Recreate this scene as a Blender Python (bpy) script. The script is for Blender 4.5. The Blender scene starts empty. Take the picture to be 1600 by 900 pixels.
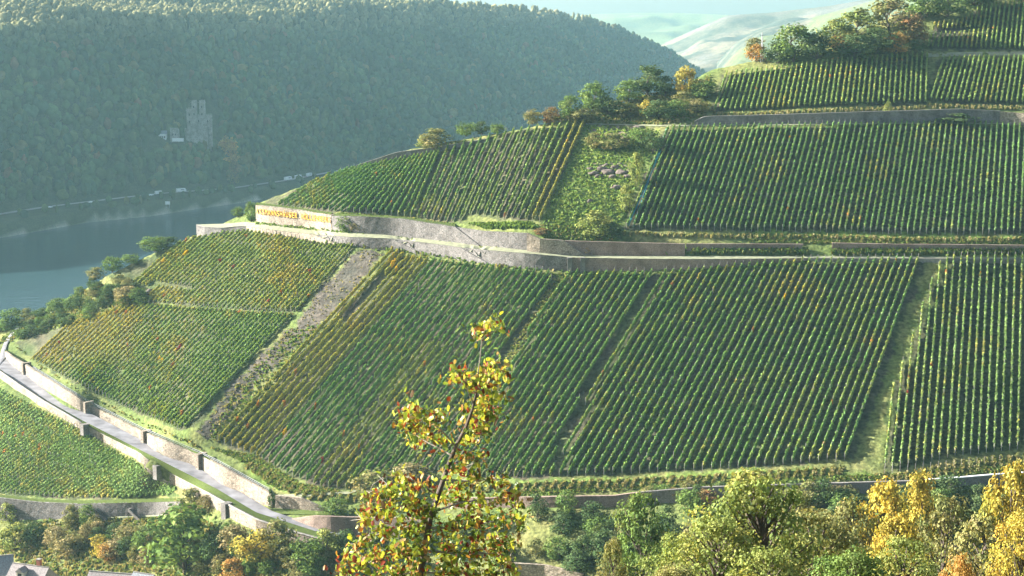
import bpy, math, random
import numpy as np
rng = np.random.default_rng(7)
random.seed(7)
SC = bpy.context.scene
COL = SC.collection

# ------------------------------------------------------------------ camera, sky, sun, exposure
F = 2570.0
TILT = math.atan(440 / F)
ct, st = math.cos(TILT), math.sin(TILT)
cam_d = bpy.data.cameras.new("camera")
cam_d.sensor_width = 36.0
cam_d.lens = F / 1600 * 36.0
cam_d.clip_start = 0.5
cam_d.clip_end = 30000
cam = bpy.data.objects.new("camera", cam_d)
cam.rotation_euler = (math.pi / 2 - TILT, 0, 0)
COL.objects.link(cam)
SC.camera = cam

SUN_EL = math.radians(21.5)
SAZ = math.atan2(-0.955, 0.30)            # direction towards the sun, from +Y clockwise
SUN = np.array([math.sin(SAZ) * math.cos(SUN_EL), math.cos(SAZ) * math.cos(SUN_EL), math.sin(SUN_EL)])
w = bpy.data.worlds.new("World")
SC.world = w
w.use_nodes = True
nt = w.node_tree
sky = nt.nodes.new("ShaderNodeTexSky")
sky.sky_type = 'NISHITA'
sky.sun_disc = False
sky.sun_elevation = SUN_EL
sky.sun_rotation = SAZ
sky.altitude = 200
sky.air_density = 1.0
sky.dust_density = 3.0
sky.ozone_density = 1.0
bg = nt.nodes["Background"]
bg.inputs[1].default_value = 0.056
nt.links.new(sky.outputs[0], bg.inputs[0])
sl = bpy.data.lights.new("sun", 'SUN')
sl.energy = 5.0
sl.angle = math.radians(0.53)
sl.color = (1.0, 0.97, 0.92)
so = bpy.data.objects.new("sun", sl)
from mathutils import Vector
so.rotation_euler = Vector(SUN).to_track_quat('Z', 'Y').to_euler()
so.location = (-200, 0, 300)
COL.objects.link(so)
SC.view_settings.view_transform = 'Standard'
SC.view_settings.look = 'None'
SC.view_settings.gamma = 1.0
SC.view_settings.exposure = 2.55
SC.cycles.use_denoising = True
SC.cycles.max_bounces = 6
SC.cycles.diffuse_bounces = 3
SC.cycles.transmission_bounces = 3
SC.cycles.volume_bounces = 1
HAZE_DENSITY = 0.000043

# ------------------------------------------------------------------ small helpers
def link(o):
    COL.objects.link(o)
    return o

def tag(o, label=None, cat=None, group=None, kind=None):
    if label: o["label"] = label
    if cat: o["category"] = cat
    if group: o["group"] = group
    if kind: o["kind"] = kind
    return o

def empty(name, loc, rz=0.0):
    o = bpy.data.objects.new(name, None)
    o.empty_display_size = 0.5
    o.location = loc
    o.rotation_euler = (0, 0, rz)
    return link(o)

def mesh_np(name, V, Fc, col=None, smooth=False):
    """V (n,3); Fc (m,k) equal sized faces; col (n,3) -> mesh"""
    V = np.asarray(V, np.float32); Fc = np.asarray(Fc, np.int32)
    m = bpy.data.meshes.new(name)
    k = Fc.shape[1]
    m.vertices.add(len(V)); m.vertices.foreach_set("co", V.ravel())
    m.loops.add(Fc.size); m.loops.foreach_set("vertex_index", Fc.ravel())
    m.polygons.add(len(Fc))
    m.polygons.foreach_set("loop_start", np.arange(0, Fc.size, k, dtype=np.int32))
    m.polygons.foreach_set("loop_total", np.full(len(Fc), k, np.int32))
    if smooth:
        m.polygons.foreach_set("use_smooth", np.ones(len(Fc), bool))
    m.update(calc_edges=True)
    if col is not None:
        a = m.color_attributes.new("Col", 'FLOAT_COLOR', 'POINT')
        c4 = np.ones((len(V), 4), np.float32); c4[:, :3] = col
        a.data.foreach_set("color", c4.ravel())
    return m

def obj(name, mesh, mat=None, parent=None):
    o = bpy.data.objects.new(name, mesh)
    if mat is not None and len(mesh.materials) == 0:
        mesh.materials.append(mat)
    link(o)
    if parent is not None:
        o.parent = parent
    return o

class MB:
    """collects boxes, prisms, tubes in python lists"""
    def __init__(s): s.v = []; s.f = []
    def add(s, v, f):
        n = len(s.v); s.v += [tuple(p) for p in v]; s.f += [tuple(i + n for i in q) for q in f]
    def box(s, c, size, rz=0.0):
        x, y, z = [d / 2 for d in size]; cs, sn = math.cos(rz), math.sin(rz)
        v = []
        for dz in (-z, z):
            for dx, dy in ((-x, -y), (x, -y), (x, y), (-x, y)):
                v.append((c[0] + dx * cs - dy * sn, c[1] + dx * sn + dy * cs, c[2] + dz))
        s.add(v, [(3, 2, 1, 0), (4, 5, 6, 7), (0, 1, 5, 4), (1, 2, 6, 5), (2, 3, 7, 6), (3, 0, 4, 7)])
        return s
    def tube(s, pts, radii, n=6):
        pts = [Vector(p) for p in pts]
        rings = []
        for i, p in enumerate(pts):
            t = (pts[min(i + 1, len(pts) - 1)] - pts[max(i - 1, 0)]).normalized()
            a = t.cross(Vector((0.31, 0.94, 0.12))).normalized(); b = t.cross(a)
            rings.append([p + (a * math.cos(6.2832 * k / n) + b * math.sin(6.2832 * k / n)) * radii[i] for k in range(n)])
        v = [q for r in rings for q in r]
        f = [(i * n + k, i * n + (k + 1) % n, (i + 1) * n + (k + 1) % n, (i + 1) * n + k) for i in range(len(pts) - 1) for k in range(n)]
        f.append(tuple(range(n - 1, -1, -1))); f.append(tuple(range((len(pts) - 1) * n, len(pts) * n)))
        s.add(v, f); return s
    def gable(s, c, L, W, h, rz=0.0, over=0.0):
        """roof prism, ridge along local x, base centre c"""
        cs, sn = math.cos(rz), math.sin(rz); l = L / 2 + over; q = W / 2 + over
        pts = [(-l, -q, 0), (l, -q, 0), (l, q, 0), (-l, q, 0), (-l, 0, h), (l, 0, h)]
        v = [(c[0] + x * cs - y * sn, c[1] + x * sn + y * cs, c[2] + z) for x, y, z in pts]
        s.add(v, [(3, 2, 1, 0), (0, 1, 5, 4), (2, 3, 4, 5), (1, 2, 5), (3, 0, 4)]); return s
    def build(s, name, mat=None, parent=None):
        m = bpy.data.meshes.new(name); m.from_pydata(s.v, [], s.f); m.update()
        return obj(name, m, mat, parent)

# ------------------------------------------------------------------ materials
def newmat(name):
    m = bpy.data.materials.new(name); m.use_nodes = True
    n = m.node_tree; b = n.nodes["Principled BSDF"]
    b.inputs["Specular IOR Level"].default_value = 0.2
    b.inputs["Roughness"].default_value = 0.85
    return m, n, b

def tex(n, kind, scale, detail=4.0, coord="Object", **kw):
    tc = n.nodes.new("ShaderNodeTexCoord")
    t = n.nodes.new(kind)
    t.inputs["Scale"].default_value = scale
    if "Detail" in t.inputs: t.inputs["Detail"].default_value = detail
    n.links.new(tc.outputs[coord], t.inputs["Vector"])
    return t

def ramp(n, src, stops):
    r = n.nodes.new("ShaderNodeValToRGB")
    e = r.color_ramp.elements
    while len(e) < len(stops): e.new(0.5)
    for k, (p, c) in enumerate(stops):
        e[k].position = p; e[k].color = (*c, 1)
    n.links.new(src, r.inputs[0])
    return r

def mul(n, a, b, fac=1.0, mode='MULTIPLY'):
    x = n.nodes.new("ShaderNodeMix"); x.data_type = 'RGBA'; x.blend_type = mode
    x.inputs[0].default_value = fac
    n.links.new(a, x.inputs[6]); n.links.new(b, x.inputs[7])
    return x.outputs[2]

def bump(n, b, src, strength, dist=0.1):
    x = n.nodes.new("ShaderNodeBump"); x.inputs["Strength"].default_value = strength; x.inputs["Distance"].default_value = dist
    n.links.new(src, x.inputs["Height"]); n.links.new(x.outputs[0], b.inputs["Normal"])

def plain(name, c, rough=0.8, var=0.25, scale=3.0, coord="Object", bumpd=0.02):
    m, n, b = newmat(name); b.inputs["Roughness"].default_value = rough
    t = tex(n, "ShaderNodeTexNoise", scale, 6, coord)
    r = ramp(n, t.outputs[0], [(0.3, [v * (1 - var) for v in c]), (0.7, [min(1, v * (1 + var)) for v in c])])
    n.links.new(r.outputs[0], b.inputs["Base Color"])
    bump(n, b, t.outputs[0], 0.4, bumpd)
    return m

def leafmat(name, transl=0.35, attr=True, c=(0.1, 0.12, 0.03), gloss=0.0):
    m = bpy.data.materials.new(name); m.use_nodes = True
    n = m.node_tree; n.nodes.remove(n.nodes["Principled BSDF"])
    out = n.nodes["Material Output"]
    if attr:
        a = n.nodes.new("ShaderNodeAttribute"); a.attribute_name = "Col"; src = a.outputs["Color"]
    else:
        a = n.nodes.new("ShaderNodeRGB"); a.outputs[0].default_value = (*c, 1); src = a.outputs[0]
    t = tex(n, "ShaderNodeTexNoise", 2.3, 3)
    r = ramp(n, t.outputs[0], [(0.3, (0.72, 0.74, 0.72)), (0.7, (1.2, 1.18, 1.1))])
    src = mul(n, src, r.outputs[0])
    d = n.nodes.new("ShaderNodeBsdfDiffuse"); tr = n.nodes.new("ShaderNodeBsdfTranslucent")
    n.links.new(src, d.inputs[0])
    wm = n.nodes.new("ShaderNodeRGB"); wm.outputs[0].default_value = (1.15, 1.1, 0.6, 1)
    n.links.new(mul(n, src, wm.outputs[0]), tr.inputs[0])
    mx = n.nodes.new("ShaderNodeMixShader"); mx.inputs[0].default_value = transl
    n.links.new(d.outputs[0], mx.inputs[1]); n.links.new(tr.outputs[0], mx.inputs[2])
    res = mx.outputs[0]
    if gloss > 0:
        gl = n.nodes.new("ShaderNodeBsdfGlossy"); gl.inputs["Roughness"].default_value = 0.38; m2 = n.nodes.new("ShaderNodeMixShader"); m2.inputs[0].default_value = gloss
        n.links.new(res, m2.inputs[1]); n.links.new(gl.outputs[0], m2.inputs[2]); res = m2.outputs[0]
    n.links.new(res, out.inputs[0])
    return m

def stonemat(name, base, cell=2.2, var=0.35, rel=0.25):
    m, n, b = newmat(name)
    v = tex(n, "ShaderNodeTexVoronoi", cell); v.inputs["Randomness"].default_value = 0.9
    mp = n.nodes.new("ShaderNodeMapping"); mp.inputs["Scale"].default_value = (1, 1, 1.7)
    tc = [x for x in n.nodes if x.type == 'TEX_COORD'][0]
    n.links.new(tc.outputs["Object"], mp.inputs[0]); n.links.new(mp.outputs[0], v.inputs["Vector"])
    bw = n.nodes.new("ShaderNodeRGBToBW"); n.links.new(v.outputs["Color"], bw.inputs[0])
    r = ramp(n, bw.outputs[0], [(0.2, [k * (1 - var) for k in base]), (0.55, base), (0.85, [min(0.8, k * (1 + var)) for k in base])])
    t = tex(n, "ShaderNodeTexNoise", 0.25, 6)
    r2 = ramp(n, t.outputs[0], [(0.35, (0.66, 0.64, 0.6)), (0.65, (1.12, 1.1, 1.05))])
    v2 = tex(n, "ShaderNodeTexVoronoi", cell); v2.feature = 'DISTANCE_TO_EDGE'; n.links.new(mp.outputs[0], v2.inputs["Vector"])
    rj = ramp(n, v2.outputs["Distance"], [(0.0, (0.5, 0.48, 0.45)), (0.12, (1, 1, 1))])
    n.links.new(mul(n, mul(n, r.outputs[0], r2.outputs[0]), rj.outputs[0]), b.inputs["Base Color"])
    bump(n, b, v2.outputs["Distance"], 0.8, rel)
    return m

M_vine = leafmat("vine_leaves", 0.22)
M_leaf = leafmat("tree_leaves", 0.25)
M_forest = leafmat("forest_leaves", 0.12)
M_grass = leafmat("grass_blades", 0.3)
M_bark = plain("bark", (0.09, 0.07, 0.055), 0.9, 0.4, 6)
M_bark_pale = plain("pale_bark", (0.22, 0.19, 0.15), 0.9, 0.4, 20)
M_wall_pale = stonemat("pale_stone", (0.175, 0.148, 0.118), 1.2, 0.85)
M_wall_grey = stonemat("grey_stone", (0.10, 0.094, 0.092), 1.3, 0.95)
M_wall_dark = stonemat("dark_stone", (0.15, 0.14, 0.135), 2.4, 0.45)
M_wall_earth = stonemat("earthy_stone", (0.20, 0.15, 0.125), 2.6, 0.5)
M_coping = plain("coping_stone", (0.21, 0.19, 0.165), 0.85, 0.3, 1.2)
M_asphalt = plain("worn_asphalt", (0.16, 0.155, 0.16), 0.9, 0.4, 0.22)
M_path = plain("gravel_path", (0.18, 0.185, 0.11), 0.95, 0.3, 0.7)
M_metal = plain("grey_metal", (0.30, 0.31, 0.32), 0.5, 0.15, 5)
M_white = plain("white_paint", (0.6, 0.6, 0.58), 0.5, 0.06, 3)
M_green_paint = plain("pale_green_paint", (0.25, 0.42, 0.36), 0.6, 0.1, 5)
M_yellow = plain("yellow_letter_paint", (0.50, 0.27, 0.012), 0.6, 0.12, 6)
M_wood = plain("weathered_wood", (0.30, 0.22, 0.16), 0.9, 0.3, 4)
M_slate = plain("slate_roof", (0.16, 0.17, 0.18), 0.7, 0.35, 2.5)
M_roof_brown = plain("brown_grey_roof", (0.21, 0.18, 0.17), 0.8, 0.3, 2.5)
M_render_wall = plain("beige_render", (0.55, 0.50, 0.42), 0.9, 0.12, 1)
M_brick = plain("red_brick", (0.33, 0.11, 0.07), 0.9, 0.3, 4)
M_glass = plain("dark_glass", (0.03, 0.035, 0.04), 0.15, 0.1, 2)
M_castle = stonemat("castle_stone", (0.27, 0.26, 0.24), 0.9, 0.3, 0.3)
M_rock = plain("rock", (0.115, 0.09, 0.075), 0.95, 0.5, 0.5, bumpd=0.6)
M_net = plain("teal_netting", (0.02, 0.20, 0.24), 0.7, 0.3, 2)
M_tyre = plain("black_rubber", (0.03, 0.03, 0.03), 0.9, 0.1, 3)

# ------------------------------------------------------------------ picture ray -> place
def kpx(py): return (450 - np.asarray(py, float)) / F
def P(px, py, d):
    a = (np.asarray(px, float) - 800) / F; b = kpx(py)
    return np.stack([a * d, d * (ct + b * st), d * (-st + b * ct)], -1)
def zd(px, py, z):
    k = kpx(py); Y = z * (ct + k * st) / (k * ct - st)
    return Y * ct - z * st
def z_at(Y, py):
    k = kpx(py); return Y * (k * ct - st) / (ct + k * st)

# ---- near hillside: survey of spot depths, smoothed into one surface
CT = []
for a in [(8,559,-129.5),(38,585,-130),(141,646,-132.5),(225,690,-134),(312,732,-135.5),(385,774,-136.5),(425,800,-137),(540,833,-138),
          (0,575,-129.5),(26,598,-130),(128,659,-132.5),(230,710,-134),(340,767,-136),(400,803,-136.8),(520,840,-138),
          (1600,403,-74.5),(1260,402,-75),(900,400,-76),(719,382,-75.6),(612,369,-75.6),(488,363,-77.3),(385,350,-78)]:
    CT.append((a[0], a[1], float(zd(*a))))
CT += [(1590,715,415),(1590,560,449),(1300,725,414),(1000,760,421),(800,775,428),(600,760,452),(460,760,462),(380,700,488),(300,660,498),(460,490,530),(550,390,548),(240,470,585),(170,430,610),(60,500,640),(120,600,556),
       (20,505,645),(-40,525,655),(-150,560,670),(-100,700,600),(100,700,536),(100,790,518),(-100,800,545),(250,780,500),(150,850,492),(-100,950,500),(100,950,468),(300,850,462),(500,920,415),(850,900,400),(850,800,418),(1300,800,396),(1590,780,395),(1200,960,362),(1590,960,352),
       (1590,365,500),(1590,195,558),(1300,195,556),(1300,180,562),(1590,165,570),(1590,92,600),(1300,100,598),(1590,80,606),(1590,5,648),(1590,-45,672),(1750,-80,690),(1400,25,640),(1110,115,610),(1000,160,592),
       (842,345,521),(905,195,572),(870,190,575),(1037,200,562),(970,358,515),(620,240,592),(520,335,566),(410,316,606),(405,345,592),(760,215,582),(1750,400,480),(1750,715,410)]
CT = np.array(CT, float)
def tps(A, lam=1e-4):
    x = A[:, :2] / 500.; q = 1000. / A[:, 2]; n = len(x)
    r2 = ((x[:, None] - x[None]) ** 2).sum(-1); K = .5 * r2 * np.log(r2 + 1e-12)
    M = np.zeros((n + 3, n + 3)); M[:n, :n] = K + lam * np.eye(n); M[:n, n] = 1; M[:n, n + 1:] = x; M[n, :n] = 1; M[n + 1:, :n] = x.T
    ww = np.linalg.solve(M, np.r_[q, 0, 0, 0])
    def f(px, py):
        px, py = np.broadcast_arrays(np.asarray(px, float), np.asarray(py, float))
        p = np.stack([px / 500., py / 500.], -1); s = p.shape[:-1]; p = p.reshape(-1, 2)
        out = np.empty(len(p))
        for i in range(0, len(p), 20000):
            pp = p[i:i + 20000]
            r2 = ((pp[:, None] - x[None]) ** 2).sum(-1)
            out[i:i + 20000] = (.5 * r2 * np.log(r2 + 1e-12)) @ ww[:n] + ww[n] + pp @ ww[n + 1:]
        return (1000. / out).reshape(s)
    return f
D = tps(CT)
def G(px, py): return P(px, py, D(px, py))          # point of the near hillside seen at a pixel
SIL = np.array([(-150,545),(-40,520),(20,505),(60,490),(110,465),(170,430),(230,400),(300,370),(380,335),(405,316),(470,292),(540,265),(620,238),(700,222),(790,207),(870,190),(940,172),(1000,155),(1060,138),(1110,110),(1180,95),(1260,75),(1330,50),(1400,25),(1450,5),(1520,-20),(1600,-45),(1750,-80)], float)
def sil(px): return np.interp(px, SIL[:, 0], SIL[:, 1])

def inpoly(x, y, poly):
    x = np.asarray(x, float); y = np.asarray(y, float); r = np.zeros(x.shape, bool)
    n = len(poly)
    for i in range(n):
        x1, y1 = poly[i]; x2, y2 = poly[(i + 1) % n]
        if y1 == y2: continue
        c = ((y1 > y) != (y2 > y)) & (x < (x2 - x1) * (y - y1) / (y2 - y1) + x1)
        r ^= c
    return r
def vnoise(x, y, s, seed=0):
    """smooth value noise in [-1,1]"""
    g = np.random.default_rng(seed).uniform(-1, 1, (64, 64))
    x = np.asarray(x, float) / s; y = np.asarray(y, float) / s
    i = np.floor(x).astype(int); j = np.floor(y).astype(int); u = x - i; v = y - j
    u = u * u * (3 - 2 * u); v = v * v * (3 - 2 * v)
    a = g[i % 64, j % 64]; b = g[(i + 1) % 64, j % 64]; c = g[i % 64, (j + 1) % 64]; d = g[(i + 1) % 64, (j + 1) % 64]
    return (a * (1 - u) + b * u) * (1 - v) + (c * (1 - u) + d * u) * v
def line(pts, n):
    p = np.array(pts, float); s = np.r_[0, np.cumsum(np.linalg.norm(np.diff(p, axis=0), axis=1))]
    t = np.linspace(0, s[-1], n)
    return np.stack([np.interp(t, s, p[:, k]) for k in range(p.shape[1])], -1)

# ---- ground colours by what grows or lies there
GREEN, EARTH, BARE, DRY = (0.09, 0.125, 0.04), (0.085, 0.075, 0.055), (0.078, 0.07, 0.06), (0.19, 0.165, 0.075)
GPOLY_BARE = [(557,390),(600,394),(505,508),(415,585),(325,688),(308,676),(365,600),(455,510),(478,480)]
GPOLY_WILD = [(915,196),(1032,203),(1010,260),(965,358),(965,374),(845,374),(850,345)]
FIELD_POLYS = {
 'A': [(612,392),(640,404),(720,414),(800,424),(870,430),(1000,430),(1100,425),(1200,414),(1262,410),(1446,408),(1334,718),(1250,724),(1150,732),(1000,739),(860,745),(760,750),(700,738),(640,742),(600,760),(555,766),(500,762),(455,745),(415,722),(375,703),(340,690)],
 'B': [(1474,406),(1662,406),(1662,690),(1600,700),(1490,712),(1440,725),(1383,738),(1385,640),(1405,585),(1422,540),(1438,492),(1452,452)],
 'C': [(1037,203),(1300,198),(1480,193),(1560,197),(1664,202),(1664,366),(1400,366),(1300,362),(1180,361),(1100,360),(970,358)],
 'D': [(1130,118),(1200,110),(1300,98),(1400,90),(1450,88),(1448,163),(1300,167),(1200,172),(1108,175)],
 'E': [(1468,93),(1664,91),(1664,165),(1454,161),(1456,130)],
 'T': [(1530,15),(1600,3),(1664,-5),(1664,80),(1449,77),(1458,40),(1500,35)],
 'G': [(913,193),(844,346),(790,343),(760,338),(735,337),(720,346),(702,349),(600,336),(522,332),(415,321),(410,317),(470,293),(540,268),(600,256),(660,246),(700,233),(770,214),(820,204)],
 'H': [(385,362),(430,370),(490,382),(553,385),(465,488),(400,487),(300,480),(232,473),(238,450),(195,442),(165,433),(230,402),(300,373)],
 'I': [(222,478),(300,484),(400,492),(455,494),(360,605),(300,668),(280,672),(200,640),(100,590),(40,556),(20,535),(60,520),(130,500),(200,480)],
 'J': [(-50,600),(0,610),(60,642),(120,674),(200,720),(250,750),(285,775),(200,780),(100,780),(0,772),(-50,770)],
}
def ground_colour(px, py):
    n1 = vnoise(px, py, 22, 1); n2 = vnoise(px, py, 7, 2); n3 = vnoise(px, py, 60, 3)
    jx = px + 5 * n2 + 4 * n1; jy = py + 4 * vnoise(px, py, 9, 5)
    c = np.empty(px.shape + (3,)); c[:] = GREEN
    mixd = np.clip(0.45 + 0.6 * n1 + 0.35 * n3, 0, 1)[..., None]
    c = c * (1 - mixd * 0.55) + np.array(DRY) * mixd * 0.55
    for k, p in FIELD_POLYS.items():
        m = inpoly(jx, jy, p)
        e = np.array(EARTH) * (0.9 + 0.3 * n2[m][:, None]); g = np.clip(0.35 + 0.5 * n1[m] + (0.25 if k in 'BIHJ' else 0), 0, 1)[:, None]
        c[m] = e * (1 - g) + np.array((0.06, 0.085, 0.03)) * g
    m = inpoly(jx, jy, GPOLY_BARE)
    c[m] = np.array(BARE) * (1 + 0.25 * n2[m][:, None])
    m = inpoly(jx, jy, GPOLY_WILD)
    g = np.clip(0.6 + 0.6 * n1[m], 0, 1)[:, None]
    c[m] = np.array((0.20, 0.23, 0.075)) * g + np.array((0.13, 0.17, 0.055)) * (1 - g)
    m = inpoly(jx, jy, [(915,196),(1025,200),(990,225),(930,215)]) | inpoly(jx, jy, [(920,252),(988,258),(985,280),(915,272)])
    c[m] = (0.20, 0.165, 0.13)
    for p in ([(425,728),(455,750),(480,765),(450,772),(400,755),(375,720)], [(800,752),(1000,744),(1260,730),(1380,742),(1200,752),(1000,762),(820,772)], [(1180,360),(1664,370),(1664,380),(1180,376)], [(845,372),(970,374),(965,380),(850,378)]):
        m = inpoly(jx, jy, p); c[m] = np.array((0.11, 0.16, 0.04)) * (1 + 0.3 * n2[m][:, None])
    return c

NX, NV = 420, 230
px = np.linspace(-150, 1750, NX)
vv = np.linspace(0, 1, NV)
PX = np.repeat(px[:, None], NV, 1)
PY = sil(px)[:, None] + (1000 - sil(px)[:, None]) * vv[None]
DD = D(PX, PY)
GP = P(PX, PY, DD)
ROADPOLY = [(-6,575),(26,596),(128,657),(230,709),(340,765),(400,801),(520,840),(560,846),(556,834),(480,817),(425,799),(385,774),(312,731),(225,688),(141,644),(38,583),(8,557),(-2,560)]
TERRPOLY = [(300,369),(345,368),(385,357),(430,368),(523,381),(649,392),(760,411),(888,421),(1080,419),(1262,406),(1664,409),(1664,402),(1262,401),(1000,401),(888,399),(780,387),(719,379),(612,367),(488,361),(385,348),(340,351),(305,352)]
for _p, _d in ((ROADPOLY, 3.0), (TERRPOLY, 1.2)):
    _m = sum(inpoly(PX + ox, PY + oy, _p).astype(float) for ox, oy in ((0, 0), (3, 0), (-3, 0), (0, 3), (0, -2))) / 5
    GP[..., 2] -= _d * _m
GP[..., 2] += 0.22 * vnoise(PX, PY, 9, 11) + 0.15 * vnoise(PX, PY, 4, 12)
back = []
p0 = GP[:, 0]
for dy, dz in ((420, -235), (200, -150), (90, -62), (35, -17), (12, -3.5)):
    q = p0.copy(); k = np.linalg.norm(p0[:, :2], axis=1)[:, None]
    q[:, :2] *= (k + dy) / k; q[:, 2] += dz; q[:, 2] = np.maximum(q[:, 2], -186)
    back.append(q[:, None])
GPF = np.concatenate(back + [GP], 1)
nv = GPF.shape[1]
cc = ground_colour(PX, PY)
cc = np.concatenate([np.repeat(cc[:, :1], 5, 1), cc], 1)
idx = np.arange(NX * nv).reshape(NX, nv)
FC = np.stack([idx[:-1, :-1], idx[:-1, 1:], idx[1:, 1:], idx[1:, :-1]], -1).reshape(-1, 4)
def groundmat():
    m, n, b = newmat("ground_soil_and_grass")
    a = n.nodes.new("ShaderNodeAttribute"); a.attribute_name = "Col"
    t = tex(n, "ShaderNodeTexNoise", 0.9, 8); r = ramp(n, t.outputs[0], [(0.3, (0.5, 0.5, 0.5)), (0.7, (1.45, 1.4, 1.3))])
    t2 = tex(n, "ShaderNodeTexNoise", 0.12, 5); r2 = ramp(n, t2.outputs[0], [(0.35, (0.75, 0.8, 0.75)), (0.65, (1.2, 1.15, 1.1))])
    n.links.new(mul(n, mul(n, a.outputs["Color"], r.outputs[0]), r2.outputs[0]), b.inputs["Base Color"])
    b.inputs["Roughness"].default_value = 1.0; b.inputs["Specular IOR Level"].default_value = 0.05
    bump(n, b, t.outputs[0], 0.7, 0.5)
    return m
M_ground = groundmat()
tag(obj("hillside_ground", mesh_np("hillside_ground", GPF.reshape(-1, 3), FC, cc.reshape(-1, 3), True), M_ground), kind="structure")

# ---- the camera's own slope, meeting the other one in the gully
nx, ny = 60, 50
gx = np.linspace(-260, 260, nx); gy = np.linspace(-25, 470, ny)
X, Y = np.meshgrid(gx, gy, indexing='ij')
def near_z(x, y):
    x = np.asarray(x, float); y = np.asarray(y, float)
    return np.maximum(-3.2 - 0.362 * np.maximum(y, 0) - 0.02 * np.minimum(y, 0) + 0.8 * vnoise(x + 400, y + 400, 14, 21) - np.clip((np.abs(x) - 0.36 * np.abs(y) - 20) * 0.02, 0, 3), -176)
Z = near_z(X, Y)
Z = Z - np.clip((Y - 340) / 60, 0, 1) * 8
idx = np.arange(nx * ny).reshape(nx, ny)
FC = np.stack([idx[:-1, :-1], idx[1:, :-1], idx[1:, 1:], idx[:-1, 1:]], -1).reshape(-1, 4)
cn = np.empty((nx, ny, 3)); cn[:] = (0.08, 0.09, 0.035)
tag(obj("near_slope_ground", mesh_np("near_slope_ground", np.stack([X, Y, Z], -1).reshape(-1, 3), FC, cn.reshape(-1, 3), True), M_ground), kind="structure")

# ------------------------------------------------------------------ river
def watermat():
    m, n, b = newmat("river_water")
    b.inputs["Base Color"].default_value = (0.018, 0.04, 0.045, 1); b.inputs["Roughness"].default_value = 0.16
    b.inputs["Specular IOR Level"].default_value = 0.5; b.inputs["IOR"].default_value = 1.33
    tc = n.nodes.new("ShaderNodeTexCoord"); mp = n.nodes.new("ShaderNodeMapping"); mp.inputs["Scale"].default_value = (0.10, 0.22, 1); mp.inputs["Rotation"].default_value = (0, 0, 0.4)
    t = n.nodes.new("ShaderNodeTexNoise"); t.inputs["Scale"].default_value = 1.0; t.inputs["Detail"].default_value = 6
    n.links.new(tc.outputs["Object"], mp.inputs[0]); n.links.new(mp.outputs[0], t.inputs["Vector"])
    t2 = tex(n, "ShaderNodeTexNoise", 0.006, 4)
    ad = n.nodes.new("ShaderNodeMath"); ad.operation = 'MULTIPLY'; n.links.new(t.outputs[0], ad.inputs[0]); n.links.new(t2.outputs[0], ad.inputs[1])
    bump(n, b, ad.outputs[0], 0.55, 1.2)
    return m
mbv = MB(); mbv.add([(-2600, -700, -180), (2600, -700, -180), (2600, 5600, -180), (-2600, 5600, -180)], [(0, 1, 2, 3)])
tag(mbv.build("river_water", watermat()), kind="structure")

# ------------------------------------------------------------------ far bank hill
BOFF = ([900, 1292, 1381, 1423, 1473, 1537, 1700, 2200], [-10, 0, 5, 30, 38, 53, 72, 80])
ROADPX = [(-60,345),(0,336),(70,325),(143,316),(240,304.5),(300,300),(364,295),(448,283),(490,275),(560,262)]
ROADP = np.array([P(a, b, float(zd(a, b, -170.0))) for a, b in ROADPX])
def s_bank(x, y):
    return (x + 400) * -0.924 + (y - 1285) * 0.382 + np.interp(y, *BOFF)
sr = s_bank(ROADP[:, 0], ROADP[:, 1])
CREST = np.array([(-0.05, 3000), (0.0, 2860), (0.0233, 2860), (0.062, 3000), (0.097, 3150), (0.121, 3250), (0.15, 3350)])
def far_z0(x, y):
    s = s_bank(x, y)
    sroad = np.interp(y, ROADP[:, 1], sr)
    t = np.clip(s / 12, 0, 1); z = -183 + 13 * t
    zst = 0.76 * np.maximum(s - sroad - 9, 0)
    brk = 143 + 27 * np.clip((y - 1400) / 900, 0, 1.3) + 9 * vnoise(x, y, 130, 31)
    zst = np.where(zst > brk, brk + (zst - brk) * 0.12, zst)
    rough = (10 * vnoise(x, y, 160, 32) + 5 * vnoise(x, y, 60, 33)) * np.clip((s - sroad - 9) / 60, 0, 1)
    return z + zst + rough
SILF = [(560,-20),(700,-8),(760,0),(800,4),(860,11),(889,15),(942,28),(999,47),(1049,70),(1102,101),(1130,120),(1180,160)]
def _crest():
    out = []
    for a_, b_ in [(u_, v_ + 6) for u_, v_ in SILF]:
        ds = np.arange(2000, 3900, 10.0); X_ = (a_ - 800) / F / ct * ds * 1.0
        p_ = P(a_, b_, ds); g_ = np.stack([p_[:, 0], p_[:, 1], far_z0(p_[:, 0], p_[:, 1]) + 9], -1)
        d_ = g_[:, 1] * ct - g_[:, 2] * st; py_ = 450 - F * (g_[:, 1] * st + g_[:, 2] * ct) / d_
        i = np.argmax(py_ <= b_) if (py_ <= b_).any() else len(ds) - 1
        out.append((p_[i, 0] / p_[i, 1], p_[i, 1]))
    return np.array(out)
CREST = _crest()
print('crest', CREST.round(3).tolist())
def far_z(x, y):
    x = np.asarray(x, float); y = np.asarray(y, float)
    a = x / np.maximum(y, 1)
    dc = np.interp(a, CREST[:, 0], CREST[:, 1]) + 25 * vnoise(a * 4000, a * 0, 120, 37)
    z = far_z0(x, np.minimum(y, dc)*1.0)
    zb = far_z0(a * dc, dc) - 0.5 * (y - dc)
    return np.where(y > dc, np.maximum(zb, -184), z)
def far_hit(px, py, d0=1150, d1=3300):
    ds = np.arange(d0, d1, 2.0); p = P(px, py, ds)
    h = p[:, 2] < far_z(p[:, 0], p[:, 1])
    i = int(np.argmax(h)); return p[i]
na, nd = 210, 260
aa = np.linspace(-0.55, 0.22, na); dd = 1100 * (4700 / 1100) ** np.linspace(0, 1, nd)
A_, Dd = np.meshgrid(aa, dd, indexing='ij')
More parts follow.
